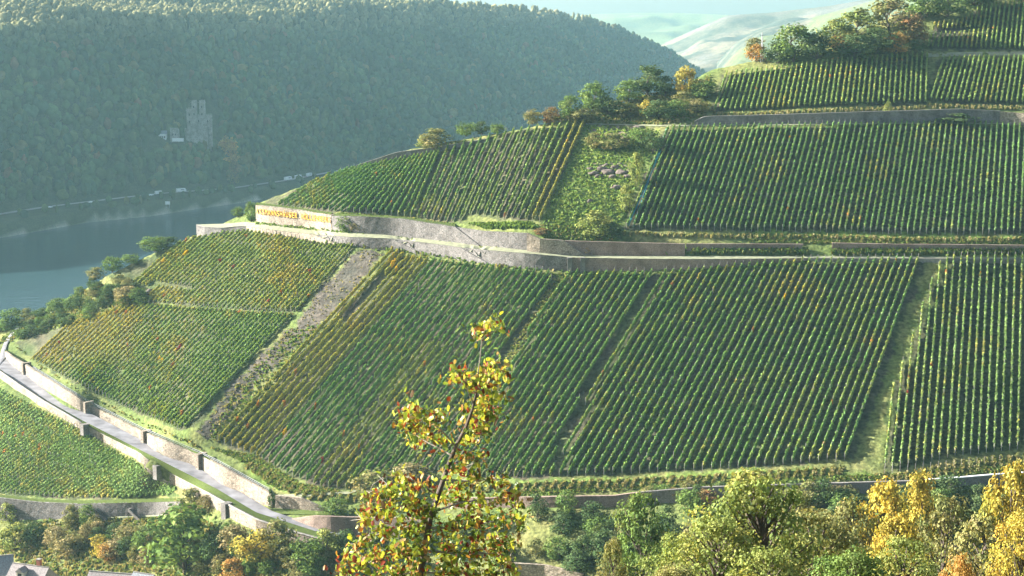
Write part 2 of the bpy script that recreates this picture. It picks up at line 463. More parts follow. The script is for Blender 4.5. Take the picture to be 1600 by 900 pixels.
FX, FY = A_ * Dd, Dd
FZ = far_z(FX, FY)
idx = np.arange(na * nd).reshape(na, nd)
FC = np.stack([idx[:-1, :-1], idx[1:, :-1], idx[1:, 1:], idx[:-1, 1:]], -1).reshape(-1, 4)
sb = s_bank(FX, FY)
cf = np.empty((na, nd, 3)); cf[:] = (0.045, 0.055, 0.025)
cf[sb < 3] = (0.30, 0.28, 0.24)
tag(obj("far_bank_hill", mesh_np("far_bank_hill", np.stack([FX, FY, FZ], -1).reshape(-1, 3), FC, cf.reshape(-1, 3), True), M_ground), kind="structure")

# pale strip of gravel along the water and the road above it
def ribbon(name, cl, width, mat, lift=0.05, kind="structure", cross=2):
    cl = np.asarray(cl); t = np.gradient(cl, axis=0); nrm = np.stack([-t[:, 1], t[:, 0], 0 * t[:, 0]], -1); nrm /= np.linalg.norm(nrm, axis=1)[:, None] + 1e-9
    V = np.stack([cl + nrm * width / 2, cl - nrm * width / 2], 1); V[..., 2] += lift
    i = np.arange(len(cl) - 1) * 2
    o = obj(name, mesh_np(name, V.reshape(-1, 3), np.stack([i, i + 1, i + 3, i + 2], -1)), mat)
    return tag(o, kind=kind)
ribbon("river_road", line(ROADP, 90), 7.5, M_coping, 0.9)
BEACH = [(-60,378),(0,368),(60,357),(140,345),(210,338),(245,335),(308,324),(340,318),(402,311),(450,302),(500,293)]
bp = np.array([P(a, b, float(zd(a, b, -179.6))) for a, b in BEACH])
ribbon("gravel_shore", line(bp, 80), 4.0, M_coping, 0.1)

# ------------------------------------------------------------------ forest of the far bank (reads as one mass)
def ico(sub=1):
    t = (1 + 5 ** .5) / 2
    v = [(-1,t,0),(1,t,0),(-1,-t,0),(1,-t,0),(0,-1,t),(0,1,t),(0,-1,-t),(0,1,-t),(t,0,-1),(t,0,1),(-t,0,-1),(-t,0,1)]
    f = [(0,11,5),(0,5,1),(0,1,7),(0,7,10),(0,10,11),(1,5,9),(5,11,4),(11,10,2),(10,7,6),(7,1,8),(3,9,4),(3,4,2),(3,2,6),(3,6,8),(3,8,9),(4,9,5),(2,4,11),(6,2,10),(8,6,7),(9,8,1)]
    v = [np.array(p, float) / np.linalg.norm(p) for p in v]
    for _ in range(sub):
        c = {}; nf = []
        def mid(a, b):
            k = (min(a, b), max(a, b))
            if k not in c:
                m = v[a] + v[b]; v.append(m / np.linalg.norm(m)); c[k] = len(v) - 1
            return c[k]
        for a, b, d in f:
            x, y, z = mid(a, b), mid(b, d), mid(d, a); nf += [(a, x, z), (b, y, x), (d, z, y), (x, y, z)]
        f = nf
    return np.array(v), np.array(f)
IV, IF = ico(1)
def crown_template(seed):
    r = np.random.default_rng(seed)
    v = IV * (0.75 + 0.35 * r.random((len(IV), 1))); V = [v]; Fs = [IF]; n = len(v)
    for k in range(12):
        d = r.normal(size=3); d /= np.linalg.norm(d); d[2] = abs(d[2]) * 0.9 + 0.05
        c = d * r.uniform(0.78, 1.05); u = r.normal(size=3); u -= u @ d * d * 0.6; u /= np.linalg.norm(u); q = np.cross(d + 0.4 * r.normal(size=3), u); q /= np.linalg.norm(q)
        s = r.uniform(0.16, 0.32)
        V.append(np.array([c - u * s - q * s * .6, c + u * s - q * s * .6, c + u * s * .7 + q * s, c - u * s * .7 + q * s])); Fs.append(np.array([(0, 1, 2), (0, 2, 3)]) + n); n += 4
    return np.concatenate(V), np.concatenate(Fs)
TPL = [crown_template(k) for k in range(6)]
def scatter(pts, size, cols, name, mat):
    Vs, Fs, Cs, n = [], [], [], 0
    for k in range(6):
        ii = np.arange(k, len(pts), 6)
        if not len(ii): continue
        V, Fq = TPL[k]; a = rng.uniform(0, 6.28, len(ii)); c, s = np.cos(a), np.sin(a)
        R = V[None] * size[ii][:, None]
        W = np.stack([R[..., 0] * c[:, None] - R[..., 1] * s[:, None], R[..., 0] * s[:, None] + R[..., 1] * c[:, None], R[..., 2]], -1) + pts[ii][:, None]
        shade = rng.uniform(0.8, 1.25, (len(ii), len(V), 1))
        Vs.append(W.reshape(-1, 3)); Cs.append((cols[ii][:, None] * shade).reshape(-1, 3))
        Fs.append((Fq[None] + (np.arange(len(ii)) * len(V))[:, None, None]).reshape(-1, 3) + n); n += len(ii) * len(V)
    return obj(name, mesh_np(name, np.concatenate(Vs), np.concatenate(Fs), np.concatenate(Cs)), mat)
cand = []
for y in np.arange(1180, 3900, 8.4):
    stp = 7.6 if y < 1900 else 9.5
    x = np.arange(-0.40 * y, 0.16 * y, stp); cand.append(np.stack([x + rng.uniform(-3.5, 3.5, len(x)), y + rng.uniform(-3.5, 3.5, len(x))], -1))
cand = np.concatenate(cand)
if True:
    keep = rng.random(len(cand)) < np.where(cand[:, 1] > 1900, 0.8, 1.0); cand = cand[keep]
cz = far_z(cand[:, 0], cand[:, 1]); sbk = s_bank(cand[:, 0], cand[:, 1]); srd = np.interp(cand[:, 1], ROADP[:, 1], sr)
def project(p):
    d = p[..., 1] * ct - p[..., 2] * st; u = p[..., 1] * st + p[..., 2] * ct
    return 800 + F * p[..., 0] / d, 450 - F * u / d, d
qx, qy, _ = project(np.stack([cand[:, 0], cand[:, 1], cz + 7], -1))
ok = (qx > -60) & (qx < 1140) & (qy > -45) & (qy < np.minimum(sil(qx) + 20, 400)) & (cz > -184)
dr = sbk - srd
ok &= ((dr > 14) | ((dr < -9) & (sbk > 9) & (rng.random(len(dr)) < 0.22)))
# behind the crest nothing shows
ok &= cand[:, 1] < np.interp(cand[:, 0] / cand[:, 1], CREST[:, 0], CREST[:, 1]) + 40
CAS = far_hit(314, 222)
dc = np.hypot(cand[:, 0] - CAS[0], cand[:, 1] - CAS[1]); 
ccx, ccy, _ = project(np.stack([cand[:, 0], cand[:, 1], cz + 4], -1))
ok &= ~inpoly(ccx, ccy, [(222,234),(232,205),(285,205),(290,155),(338,155),(345,205),(344,226),(305,228),(285,224)])
cand, cz, dr = cand[ok], cz[ok], dr[ok]
sz = np.stack([np.clip(rng.lognormal(1.42, 0.27, len(cand)), 2.2, 7.5)] * 2 + [rng.uniform(4.5, 7.0, len(cand))], -1)
sz[dr < 0] *= 0.6
base = np.array([(0.045, 0.07, 0.025), (0.06, 0.075, 0.025), (0.10, 0.085, 0.03), (0.12, 0.07, 0.035), (0.035, 0.06, 0.03)])
cols = base[rng.choice(5, len(cand), p=[.42, .32, .06, .02, .18])] * rng.uniform(0.8, 1.25, (len(cand), 1))
cols *= (1 + 0.45 * vnoise(cand[:, 0], cand[:, 1], 90, 71) + 0.25 * vnoise(cand[:, 0], cand[:, 1], 28, 72))[:, None]
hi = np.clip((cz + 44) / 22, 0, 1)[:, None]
cols = cols * (1 - 0.8 * hi) + np.array((0.20, 0.18, 0.09)) * 0.8 * hi * rng.uniform(0.6, 1.3, (len(cand), 1))  # high crowns get a brighter tint: sunlight on the hilltop painted into their colour
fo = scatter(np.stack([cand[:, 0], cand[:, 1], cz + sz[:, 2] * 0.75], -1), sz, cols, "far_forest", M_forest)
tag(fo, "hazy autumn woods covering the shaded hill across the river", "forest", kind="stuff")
print("forest", len(cand))

# ------------------------------------------------------------------ distant hills in the gap
def dist_hill(name, crest, near, wid, colf, seed):
    """crest: [(px,py,d)], falls towards the camera over `wid` metres down to river level"""
    cr = line([(a, b, c) for a, b, c in crest], 90)
    top = P(cr[:, 0], cr[:, 1], cr[:, 2])
    n = 46; rows = []
    for k in range(-6, n):
        t = k / (n - 1)
        q = top.copy(); r = np.linalg.norm(top[:, :2], axis=1)
        q[:, :2] *= ((r - wid * t) / r)[:, None]
        drop = (top[:, 2] + 182)
        q[:, 2] = top[:, 2] - drop * (abs(t) ** 1.15 if t > 0 else abs(t) * 1.5)
        q[:, 2] += (vnoise(q[:, 0] + 3000, q[:, 1], wid / 9, seed) * 16 + vnoise(q[:, 0] + 3000, q[:, 1], wid / 30, seed + 1) * 5) * min(1, abs(t) * 5)
        rows.append(q)
    V = np.stack(rows, 1); m_, k_ = V.shape[:2]
    idx = np.arange(m_ * k_).reshape(m_, k_)
    FC = np.stack([idx[:-1, :-1], idx[:-1, 1:], idx[1:, 1:], idx[1:, :-1]], -1).reshape(-1, 4)
    c = colf(V[..., 0], V[..., 1])
    return tag(obj(name, mesh_np(name, V.reshape(-1, 3), FC, c.reshape(-1, 3), True), M_ground), kind="structure")
def col_fields(x, y):
    u = (0.8 * x + 0.6 * y); v = (-0.6 * x + 0.8 * y)
    cell = np.floor(u / 120 + vnoise(x, y, 90, 50)) * 7 + np.floor(v / 45 + 0.6 * vnoise(x, y, 140, 51))
    h = np.modf(np.abs(np.sin(cell * 12.9898) * 43758.5453))[0]
    pal = 0.32 * np.array([(0.30, 0.29, 0.23), (0.24, 0.26, 0.20), (0.42, 0.38, 0.28), (0.15, 0.18, 0.14), (0.36, 0.35, 0.31)])
    return pal[(h * 4.99).astype(int)]
def col_wood(x, y):
    n = vnoise(x, y, 120, 60)[..., None]; return np.array((0.09, 0.11, 0.05)) * (1 + 0.35 * n)
def col_mix(x, y):
    k = (vnoise(x, y, 260, 61) > 0.0)[..., None]; return np.where(k, col_fields(x, y), col_wood(x, y))
dist_hill("distant_ridge", [(820,28,6800),(930,22,6800),(990,20,6800),(1050,20,6700),(1130,23,6700),(1220,26,6600),(1400,30,6600)], 0, 1500, col_wood, 70)
dist_hill("distant_vineyard_hill", [(960,110,4600),(1010,80,4600),(1045,64,4550),(1090,44,4500),(1134,24,4500),(1200,20,4450),(1298,9,4400),(1360,-2,4400),(1500,-30,4300),(1700,-60,4300)], 0, 1150, col_fields, 74)
dist_hill("wooded_middle_hill", [(1120,98,3700),(1150,66,3650),(1190,46,3600),(1260,30,3600),(1320,14,3550),(1380,-4,3550),(1500,-30,3500),(1700,-50,3500)], 0, 900, col_mix, 78)

# ------------------------------------------------------------------ vine rows
FIELDS = {   # guides: (x_top, y_top, x_bottom, y_bottom), rows between consecutive guides
 'A': dict(g=[(615,392,342,690),(1446,408,1334,718)], n=[75], w=13,
           gaps=[[(590,432),(606,432),(545,505),(528,505)], [(866,432),(886,432),(800,560),(770,625),(758,612),(785,560)], [(1020,436),(1030,436),(945,570),(888,690),(872,735),(860,735),(876,690),(930,575)]],
           label="green vine row on the large lower slope behind the autumn sapling", group="vine rows on the large lower slope"),
 'B': dict(g=[(1417,405,1382,735),(1660,405,1662,715)], n=[23], w=12, gaps=[], miss=0.06,
           label="upright thin vine row in the lower right corner field beside the dark grass gap", group="vine rows in the lower right corner field"),
 'C': dict(g=[(1037,200,970,358),(1664,200,1662,366)], n=[71], w=10, gaps=[],
           label="green vine row in the wide right field between the two stone terraces", group="vine rows in the wide middle right field"),
 'D': dict(g=[(1128,118,1108,175),(1449,88,1446,163)], n=[41], w=8, gaps=[],
           label="pale topped vine row in the upper field below the ridge trees", group="vine rows in the upper field below the ridge trees"),
 'E': dict(g=[(1476,93,1454,160),(1662,92,1657,165)], n=[24], w=8, gaps=[],
           label="slanting vine row in the upper right field right of the wide gap", group="vine rows in the upper right field"),
 'T': dict(g=[(1462,36,1450,77),(1664,-5,1660,80)], n=[28], w=7.5, gaps=[[(1449,58),(1530,52),(1530,46),(1449,50)]], miss=0.05,
           label="vine row in the topmost field at the upper right picture corner", group="vine rows in the topmost field"),
 'G': dict(g=[(640,194,398,346),(706,194,640,346),(912,194,843,346)], n=[22, 18], w=11, gaps=[],
           label="vine row above the wall with the yellow letters", group="vine rows above the lettered wall"),
 'H': dict(g=[(300,365,180,470),(553,385,462,488)], n=[38], w=7.5, gaps=[[(236,440),(300,450),(300,456),(236,448)]], yellow=0.3,
           label="dense vine row on the nose of the slope under the terrace path", group="vine rows on the nose below the terrace path"),
 'I': dict(g=[(150,470,-30,640),(455,494,283,676)], n=[43], w=7.5, gaps=[], yellow=0.2,
           label="dense vine row between the bare strip and the pale road wall", group="vine rows above the pale road wall"),
 'J': dict(g=[(20,580,-250,775),(340,720,250,785)], n=[62], w=8, gaps=[],
           label="dark green vine row in the bottom left field below the road", group="vine rows below the road"),
}
REDS = [(482,428),(420,475),(283,423),(275,550),(280,545),(365,420),(553,553),(586,626),(505,725),(1417,622),(95,540),(345,412)]
YELLS = [(618,425),(612,418),(598,438),(592,445),(441,681),(448,682),(1225,470),(255,412),(290,401),(250,565)]
ROWS = []
for key, fd in FIELDS.items():
    gs = fd['g']; poly = FIELD_POLYS[key]; fi = 0
    lines = []
    for gi in range(len(gs) - 1):
        n = fd['n'][gi]
        for k in range(n + (1 if gi == len(gs) - 2 else 0)):
            t = k / n; lines.append([gs[gi][j] * (1 - t) + gs[gi + 1][j] * t for j in range(4)])
    for li, L in enumerate(lines):
        T = np.linspace(-0.25, 1.25, 700)
        x = L[0] + (L[2] - L[0]) * T + rng.normal() * 0.25; y = L[1] + (L[3] - L[1]) * T
        m = inpoly(x, y, poly) & (x > -30) & (x < 1640)
        for gp in fd['gaps']: m &= ~inpoly(x, y, gp)
        m &= y > sil(x) + 1.5
        e = np.flatnonzero(np.diff(np.r_[0, m.astype(int), 0]))
        for a, b in zip(e[::2], e[1::2]):
            l = math.hypot(x[b - 1] - x[a], y[b - 1] - y[a])
            if l < 9: continue
            jit = rng.normal(0, 0.004)
            ROWS.append(dict(key=key, a=(x[a], y[a]), b=(x[b - 1], y[b - 1]), l=l, area=l * fd['w'], fr=li / max(1, len(lines) - 1), li=li))
ROWS.sort(key=lambda r: -r['area'])
print("rows", len(ROWS))

def vine_arrays(r, K):
    fd = FIELDS[r['key']]
    n0 = 40
    tt = np.linspace(0, 1, n0)
    lx = r['a'][0] + (r['b'][0] - r['a'][0]) * tt; ly = r['a'][1] + (r['b'][1] - r['a'][1]) * tt
    g = G(lx, ly); s = np.r_[0, np.cumsum(np.linalg.norm(np.diff(g, axis=0), axis=1))]
    n = max(3, int(s[-1] / 1.12))
    u = (np.arange(n) + 0.5) / n * s[-1] + rng.normal(0, 0.08, n)
    c = np.stack([np.interp(u, s, g[:, k]) for k in range(3)], -1)
    vx = np.interp(u, s, lx); vy = np.interp(u, s, ly)
    t = g[-1] - g[0]; t /= np.linalg.norm(t); sd = np.array([t[1], -t[0], 0]); sd /= np.linalg.norm(sd)
    alive = rng.random(n) > 0.012
    c = c[alive]; vx = vx[alive]; vy = vy[alive]; n = len(c)
    if n == 0: return None
    h = rng.normal(1, 0.09, n) * (1 + 0.08 * vnoise(vx, vy, 12, 91))
    dense = r['key'] in 'HIJ'
    H = 1.85 if not dense else 1.5
    al = rng.uniform(-0.62, 0.62, (n, K)); si = np.clip(rng.normal(0, 0.14 if not dense else 0.20, (n, K)), -.65, .65)
    hz = rng.uniform(0.25, 1.0, (n, K)) ** 0.65 * H * h[:, None]
    si *= 1.15 - 0.5 * (hz / H - 0.5)
    cen = c[:, None] + t * al[..., None] + sd * si[..., None]; cen[..., 2] += hz
    cen = cen.reshape(-1, 3); N = len(cen)
    nr = sd * np.sign(si.reshape(-1, 1) + 1e-6) * 0.9 + np.array([0, 0, 0.55]) + rng.normal(0, 0.5, (N, 3)); nr /= np.linalg.norm(nr, axis=1)[:, None]
    uu = np.cross(nr, rng.normal(size=(N, 3))); uu /= np.linalg.norm(uu, axis=1)[:, None]; ww = np.cross(nr, uu)
    sz_ = rng.uniform(0.14, 0.24, (N, 1)) * (1.0 if K > 22 else 1.15)
    V = np.stack([cen - uu * sz_ - ww * sz_ * .7, cen + uu * sz_ * .8 - ww * sz_, cen + uu * sz_ + ww * sz_ * .7, cen - uu * sz_ * .7 + ww * sz_], 1)
    # colours
    big = vnoise(vx, vy, 55, 92) * 0.5 + vnoise(vx, vy, 20, 93) * 0.35 + rng.normal(0, 0.25, n)
    k = r['key']; yl = fd.get('yellow', 0.12)
    pw = np.clip(big + yl - 0.25, 0, 1)
    if k == 'A':
        pw += np.where(r['li'] < 7, 0.6, 0) + np.where((r['li'] > 14) & (r['li'] < 19), 0.3 * (vy > 540), 0) + 0.22 * np.clip((vx - 1050) / 200, 0, 1) * (vnoise(vx, vy, 30, 94) > 0.1)
    if k == 'G' and r['fr'] > 0.97: pw += 0.75
    elif k == 'G' and r['fr'] > 0.72: pw += 0.18
    if k == 'I': pw += np.clip((235 - vx) / 60, 0, 1) * np.clip((585 - vy) / 40, 0, 1) * 0.75
    if k == 'H': pw += 0.15 + 0.2 * np.clip((300 - vx) / 80, 0, 1)
    if k in 'DET': pw += 0.15
    if k == 'B': pw += 0.12
    if k in 'HIJ': pw += 0.12
    pw = np.clip(pw, 0, 1)[:, None]
    grn = np.array((0.145, 0.245, 0.08)); yel = np.array((0.36, 0.31, 0.075)); 
    cb = grn * (1 - pw) + yel * pw
    orr = rng.random(n) < (0.001 + 0.012 * pw[:, 0]); cb[orr] = (0.36, 0.16, 0.04)
    for a_, b_ in YELLS: cb[np.hypot(vx - a_, vy - b_) < 4.5] = (0.62, 0.42, 0.03)
    for a_, b_ in REDS: cb[np.hypot(vx - a_, vy - b_) < 2.6] = (0.26, 0.035, 0.03)
    cl = np.repeat(cb, K, 0) * rng.uniform(0.7, 1.35, (N, 1)) * (1 + rng.normal(0, 0.06, (N, 3)))
    cl = np.repeat(np.clip(cl, 0.004, 0.9), 4, 0)
    # leafy core of the row, so that little light passes through
    cv, cc_ = [], []
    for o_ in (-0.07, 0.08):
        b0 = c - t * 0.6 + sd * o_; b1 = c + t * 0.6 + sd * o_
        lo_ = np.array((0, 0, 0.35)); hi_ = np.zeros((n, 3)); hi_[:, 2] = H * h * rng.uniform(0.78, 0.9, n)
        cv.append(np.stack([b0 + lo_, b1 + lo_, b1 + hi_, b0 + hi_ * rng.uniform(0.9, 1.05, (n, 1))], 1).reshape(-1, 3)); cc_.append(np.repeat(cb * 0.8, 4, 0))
    return np.concatenate([V.reshape(-1, 3)] + cv), np.concatenate([cl] + cc_)
def quads(n): return np.arange(n).reshape(-1, 4)
ONES = "first second third fourth fifth sixth seventh eighth ninth tenth eleventh twelfth thirteenth fourteenth fifteenth sixteenth seventeenth eighteenth nineteenth".split()
TENS = {2: "twenty", 3: "thirty", 4: "forty", 5: "fifty", 6: "sixty", 7: "seventy"}
def ordinal(n):
    if n < 20: return ONES[n - 1]
    t, o = divmod(n, 10)
    return TENS[t][:-1] + "ieth" if o == 0 else TENS[t] + "-" + ONES[o - 1]
PLACE = {'A': "on the large lower slope", 'B': "in the lower right corner field", 'C': "in the wide field between the stone terraces", 'D': "in the upper field below the ridge trees", 'E': "in the upper right field past the gap", 'T': "in the topmost field", 'G': "above the lettered wall", 'H': "on the nose under the terrace path", 'I': "between bare strip and road wall", 'J': "in the bottom left field"}
for key in FIELDS:
    rs = [r for r in ROWS if r['key'] == key]; lis = sorted({r['li'] for r in rs})
    for li in lis:
        same = sorted([r for r in rs if r['li'] == li], key=lambda r: r['a'][1])
        for q_, r in enumerate(same):
            part = "" if len(same) == 1 else ("upper part of " if q_ == 0 else ("lower part of " if q_ == len(same) - 1 else "middle part of "))
            r['label'] = part + ordinal(lis.index(li) + 1) + " vine row from the left " + PLACE[key]
rest = []
seen_lab = set()
for i, r in enumerate(ROWS):
    va = vine_arrays(r, 25 if i < 300 else 20)
    if va is None: continue
    if i < 300:
        base_pt = G(r['a'][0], r['a'][1])
        o = obj("vine_row", mesh_np("vine_row", va[0] - base_pt, quads(len(va[0])), va[1]), M_vine)
        o.location = base_pt
        _n = max(2, int(np.linalg.norm(G(*r['b']) - base_pt) / 5.5)); _t = np.linspace(-0.004, 1.004, _n)
        _g = G(r['a'][0] + (r['b'][0] - r['a'][0]) * _t, r['a'][1] + (r['b'][1] - r['a'][1]) * _t) - base_pt
        _q = np.array([(-.05, -.05, 0), (.05, -.05, 0), (.05, .05, 0), (-.05, .05, 0), (-.05, -.05, 2.25), (.05, -.05, 2.25), (.05, .05, 2.25), (-.05, .05, 2.25)])
        _f = np.array([(0, 1, 5, 4), (1, 2, 6, 5), (2, 3, 7, 6), (3, 0, 4, 7), (4, 5, 6, 7)])
        _s = obj("stakes", mesh_np("stakes", (_g[:, None] + _q[None]).reshape(-1, 3), (_f[None] + 8 * np.arange(_n)[:, None, None]).reshape(-1, 4)), M_coping, o); _s["kind"] = "stuff"
        fd = FIELDS[r['key']]; lab, grp = r['label'], fd['group']
        if r['key'] == 'G' and r['fr'] > 0.985:
            lab = "golden " + lab
        if r['key'] == 'A' and r['li'] < 7:
            lab = "yellowish " + lab
        tag(o, lab, "vine row", grp)
    else: rest.append(va)
if rest:
    V = np.concatenate([a for a, b in rest]); C_ = np.concatenate([b for a, b in rest])
    tag(obj("small_vine_rows", mesh_np("small_vine_rows", V, quads(len(V)), C_), M_vine), "many shorter vine rows filling the field edges on the left and far right slopes", "vine rows", kind="stuff")

# ------------------------------------------------------------------ walls, terraces, paths
def wall(name, base, top, mat, off=(0, 0), thick=0.7, parent=None, step=6.0, jit=0.04, sink=1.2):
    """standing stone wall; base/top traced at the same places along it; off pushes its ends towards the camera"""
    n = max(3, int(np.linalg.norm(np.diff(np.array(base, float), axis=0), axis=1).sum() / step))
    L = np.array(base, float); s = np.r_[0, np.cumsum(np.abs(np.diff(L[:, 0])) + 1e-6)]; s /= s[-1]
    t = np.unique(np.r_[np.linspace(0, 1, n), s])
    bx = np.interp(t, s, L[:, 0]); by = np.interp(t, s, L[:, 1]); ty = np.interp(bx if L[-1, 0] > L[0, 0] else -bx, *( (np.array(top)[:, 0], np.array(top)[:, 1]) if L[-1, 0] > L[0, 0] else (-np.array(top)[:, 0], np.array(top)[:, 1])))
    b = G(bx, by)
    o_ = off[0] + (off[1] - off[0]) * t
    k = np.hypot(b[:, 0], b[:, 1]); f = (k - o_) / k
    b = b * f[:, None]                      # slide along the sight line: the foot keeps its place in the view
    zt = z_at(b[:, 1], ty) + rng.uniform(-jit, jit, len(t)) * 0.6
    zt = np.maximum(zt, b[:, 2] + 0.05)
    rows_ = 5
    V = []
    nrm = np.stack([np.gradient(b[:, 1]), -np.gradient(b[:, 0])], -1); nrm /= np.linalg.norm(nrm, axis=1)[:, None] + 1e-9
    sg = np.sign(-(nrm * b[:, :2]).sum(1)); nrm *= sg[:, None]      # towards the camera
    for j in range(rows_ + 1):
        z = (b[:, 2] - sink) + (zt - b[:, 2] + sink) * j / rows_
        q = np.stack([b[:, 0], b[:, 1], z], -1); q[:, :2] += nrm * (rng.uniform(-jit, jit, len(t)) * (0 if j == rows_ else 1))[:, None]; V.append(q)
    q = np.stack([b[:, 0], b[:, 1], zt], -1); q[:, :2] -= nrm * thick; V.append(q)
    q = q.copy(); q[:, 2] = b[:, 2] - sink; V.append(q)
    V = np.stack(V, 1); nn, kk = V.shape[:2]; idx = np.arange(nn * kk).reshape(nn, kk)
    FC = np.stack([idx[:-1], np.roll(idx, -1, 1)[:-1], np.roll(idx, -1, 1)[1:], idx[1:]], -1).reshape(-1, 4)
    m = bpy.data.meshes.new(name)
    faces = [tuple(q) for q in FC.tolist()] + [tuple(idx[0].tolist()), tuple(idx[-1][::-1].tolist())]
    m.from_pydata(V.reshape(-1, 3).tolist(), [], faces); m.update()
    o = obj(name, m, mat, parent)
    return o, np.stack([b[:, 0], b[:, 1], zt], -1), bx, ty

def sheet(name, A, B, mat, lift=0.06, rows=5, rough=0.0, kind="structure"):
    """ground strip spanned between two lines of points"""
    n = max(len(A), len(B)); A = line(A, n * 2); B = line(B, n * 2)
    V = np.stack([A + (B - A) * k / (rows - 1) for k in range(rows)], 1); V[..., 2] += lift
    if rough: V[..., 2] += rng.uniform(-rough, rough, V.shape[:2])
    idx = np.arange(V.shape[0] * rows).reshape(-1, rows)
    FC = np.stack([idx[:-1, :-1], idx[:-1, 1:], idx[1:, 1:], idx[1:, :-1]], -1).reshape(-1, 4)
    o = obj(name, mesh_np(name, V.reshape(-1, 3), FC, np.tile((0.085, 0.11, 0.035), (V.shape[0] * rows, 1))), mat)
    return tag(o, kind=kind)

def thing_wall(label, base, top, mat, off=(0, 0), thick=0.7, cat="stone wall", coping=None, name="stone_wall", group=None):
    g = G(base[0][0], base[0][1]); root = empty(name, g)
    o, crest, bx, ty = wall("masonry", base, top, mat, off, thick)
    o.parent = root; o.matrix_parent_inverse = root.matrix_world.inverted(); o.location = (0, 0, 0)
    for v in o.data.vertices: v.co -= Vector(g)
    o.matrix_parent_inverse.identity()
    if coping:
        c = line(crest, len(crest)); V = []
        tg = np.gradient(c, axis=0); nr = np.stack([-tg[:, 1], tg[:, 0]], -1); nr /= np.linalg.norm(nr, axis=1)[:, None] + 1e-9
        sg = np.sign((nr * c[:, :2]).sum(1)); nr *= sg[:, None]
        ring = [(-0.08, 0.02), (-0.08, 0.2), (thick * 0.9, 0.2), (thick * 0.9, 0.02)]
        for dx, dz in ring:
            q = c.copy(); q[:, :2] += nr * dx; q[:, 2] += dz; V.append(q - g)
        V = np.stack(V, 1); idx = np.arange(len(c) * 4).reshape(-1, 4)
        FC = np.stack([idx[:-1], np.roll(idx, -1, 1)[:-1], np.roll(idx, -1, 1)[1:], idx[1:]], -1).reshape(-1, 4)
        obj("coping", mesh_np("coping", V.reshape(-1, 3), FC), coping, root)
    tag(root, label, cat, group)
    return root, crest

def stairs(parent_root, g0, a, b, width=1.3, n=14):
    """steps going down from a to b, joined (each far under a few pixels)"""
    a = np.array(a); b = np.array(b); mb = MB(); d = b - a; L = np.hypot(d[0], d[1]); rz = math.atan2(d[1], d[0])
    nrm = np.array([-d[1], d[0]]) / L
    if nrm[1] > 0: nrm = -nrm
    for k in range(1, n - 2):
        t = (k + 0.5) / n; c = a + d * t; h = abs(d[2]) / n
        ztop = a[2] + d[2] * (k + 1) / n - 0.8
        mb.box((c[0] - nrm[0] * width * .45, c[1] - nrm[1] * width * .45, ztop - 0.5), (L / n * 1.02, width, 1.0), rz)
    o = mb.build("stair_steps", M_wall_dark, parent_root)
    for v in o.data.vertices: v.co -= Vector(parent_root.location)
    o["kind"] = "stuff"
    return o

# lower terrace wall, in sections stepping forward, each ending in a stair
r0, cr0 = thing_wall("low curved stone bastion at the tip of the terrace path above the river", [(307,366),(320,369),(345,367),(372,360),(385,356)], [(307,352),(320,355),(345,356.5),(372,354),(385,353.5)], M_wall_grey, (0, 0), 0.8, coping=M_coping)
secs = [
 ("sunlit pale wall section below the yellow lettered wall", [(385,356.5),(430,368),(488,379),(523,381)], [(385,354),(430,360),(488,366),(523,380.5)], M_wall_pale),
 ("grey wall section right of the sunlit one, above the bare strip", [(492,379.5),(524,380),(550,382),(612,386),(649,392)], [(492,366.5),(524,368.5),(560,371),(612,373),(649,391.5)], M_wall_grey),
 ("grey speckled wall section between the second and third wall stairs", [(614,387),(649,392),(700,398),(719,401.5),(760,411)], [(614,373.5),(649,377.5),(700,384),(719,386.5),(760,410.5)], M_wall_grey),
 ("long grey wall section ending at the dark buttresses", [(721,402),(760,411),(820,418),(888,421)], [(721,387),(760,391),(820,396),(888,402)], M_wall_grey),
 ("rough earthy wall running right under the terrace path", [(888,421.5),(1000,421.5),(1080,419),(1180,413),(1262,406)], [(888,402.5),(1000,404.5),(1080,405),(1180,404.5),(1262,403.5)], M_wall_earth),
]
CR = [cr0]
for i, (lab, b, t, m) in enumerate(secs):
    rt, cr = thing_wall(lab, b, t, m, (0.2, 1.15 if i < 3 else 0.4), 0.8)
    if i < 3:
        k = 2 if i == 0 else 3
        A_pt = cr[np.argmin(np.abs(project(cr)[0] - t[k if i else 2][0]))]; stairs(rt, None, A_pt + (0, 1.2, 0.1), cr[-1] + (0, 1.4, 0.2))
    if i == 3:
        for bxp in (890, 910):
            pb = G(bxp, 421); zt = z_at(pb[1] - 1.0, 402.5); mb = MB(); h = zt - pb[2] + 1
            mb.box((0, -0.7, h / 2 - 1), (1.5, 1.6, h)); o = mb.build("buttress", M_wall_dark, rt); o.location = Vector(pb) - rt.location
    CR.append(cr[:-1] if i < 3 else cr)
front = np.concatenate(CR); front = front[np.argsort(project(front)[0])]
fx = project(front)[0]
# smooth front line of the terrace
fxs = np.linspace(307, 1262, 220); TF = np.stack([np.interp(fxs, fx, front[:, k]) for k in range(3)], -1)
PB = [(307,351),(345,350),(385,347),(488,360),(612,366.5),(719,378.5),(780,386),(888,398.5),(1000,400),(1262,400.5)]
bl = line(PB, 220); TB = G(bl[:, 0], bl[:, 1])
M_verge = leafmat("verge_grass", 0.15)
sheet("terrace_path", TF, TB, M_path, 0.08, 6, 0.03)
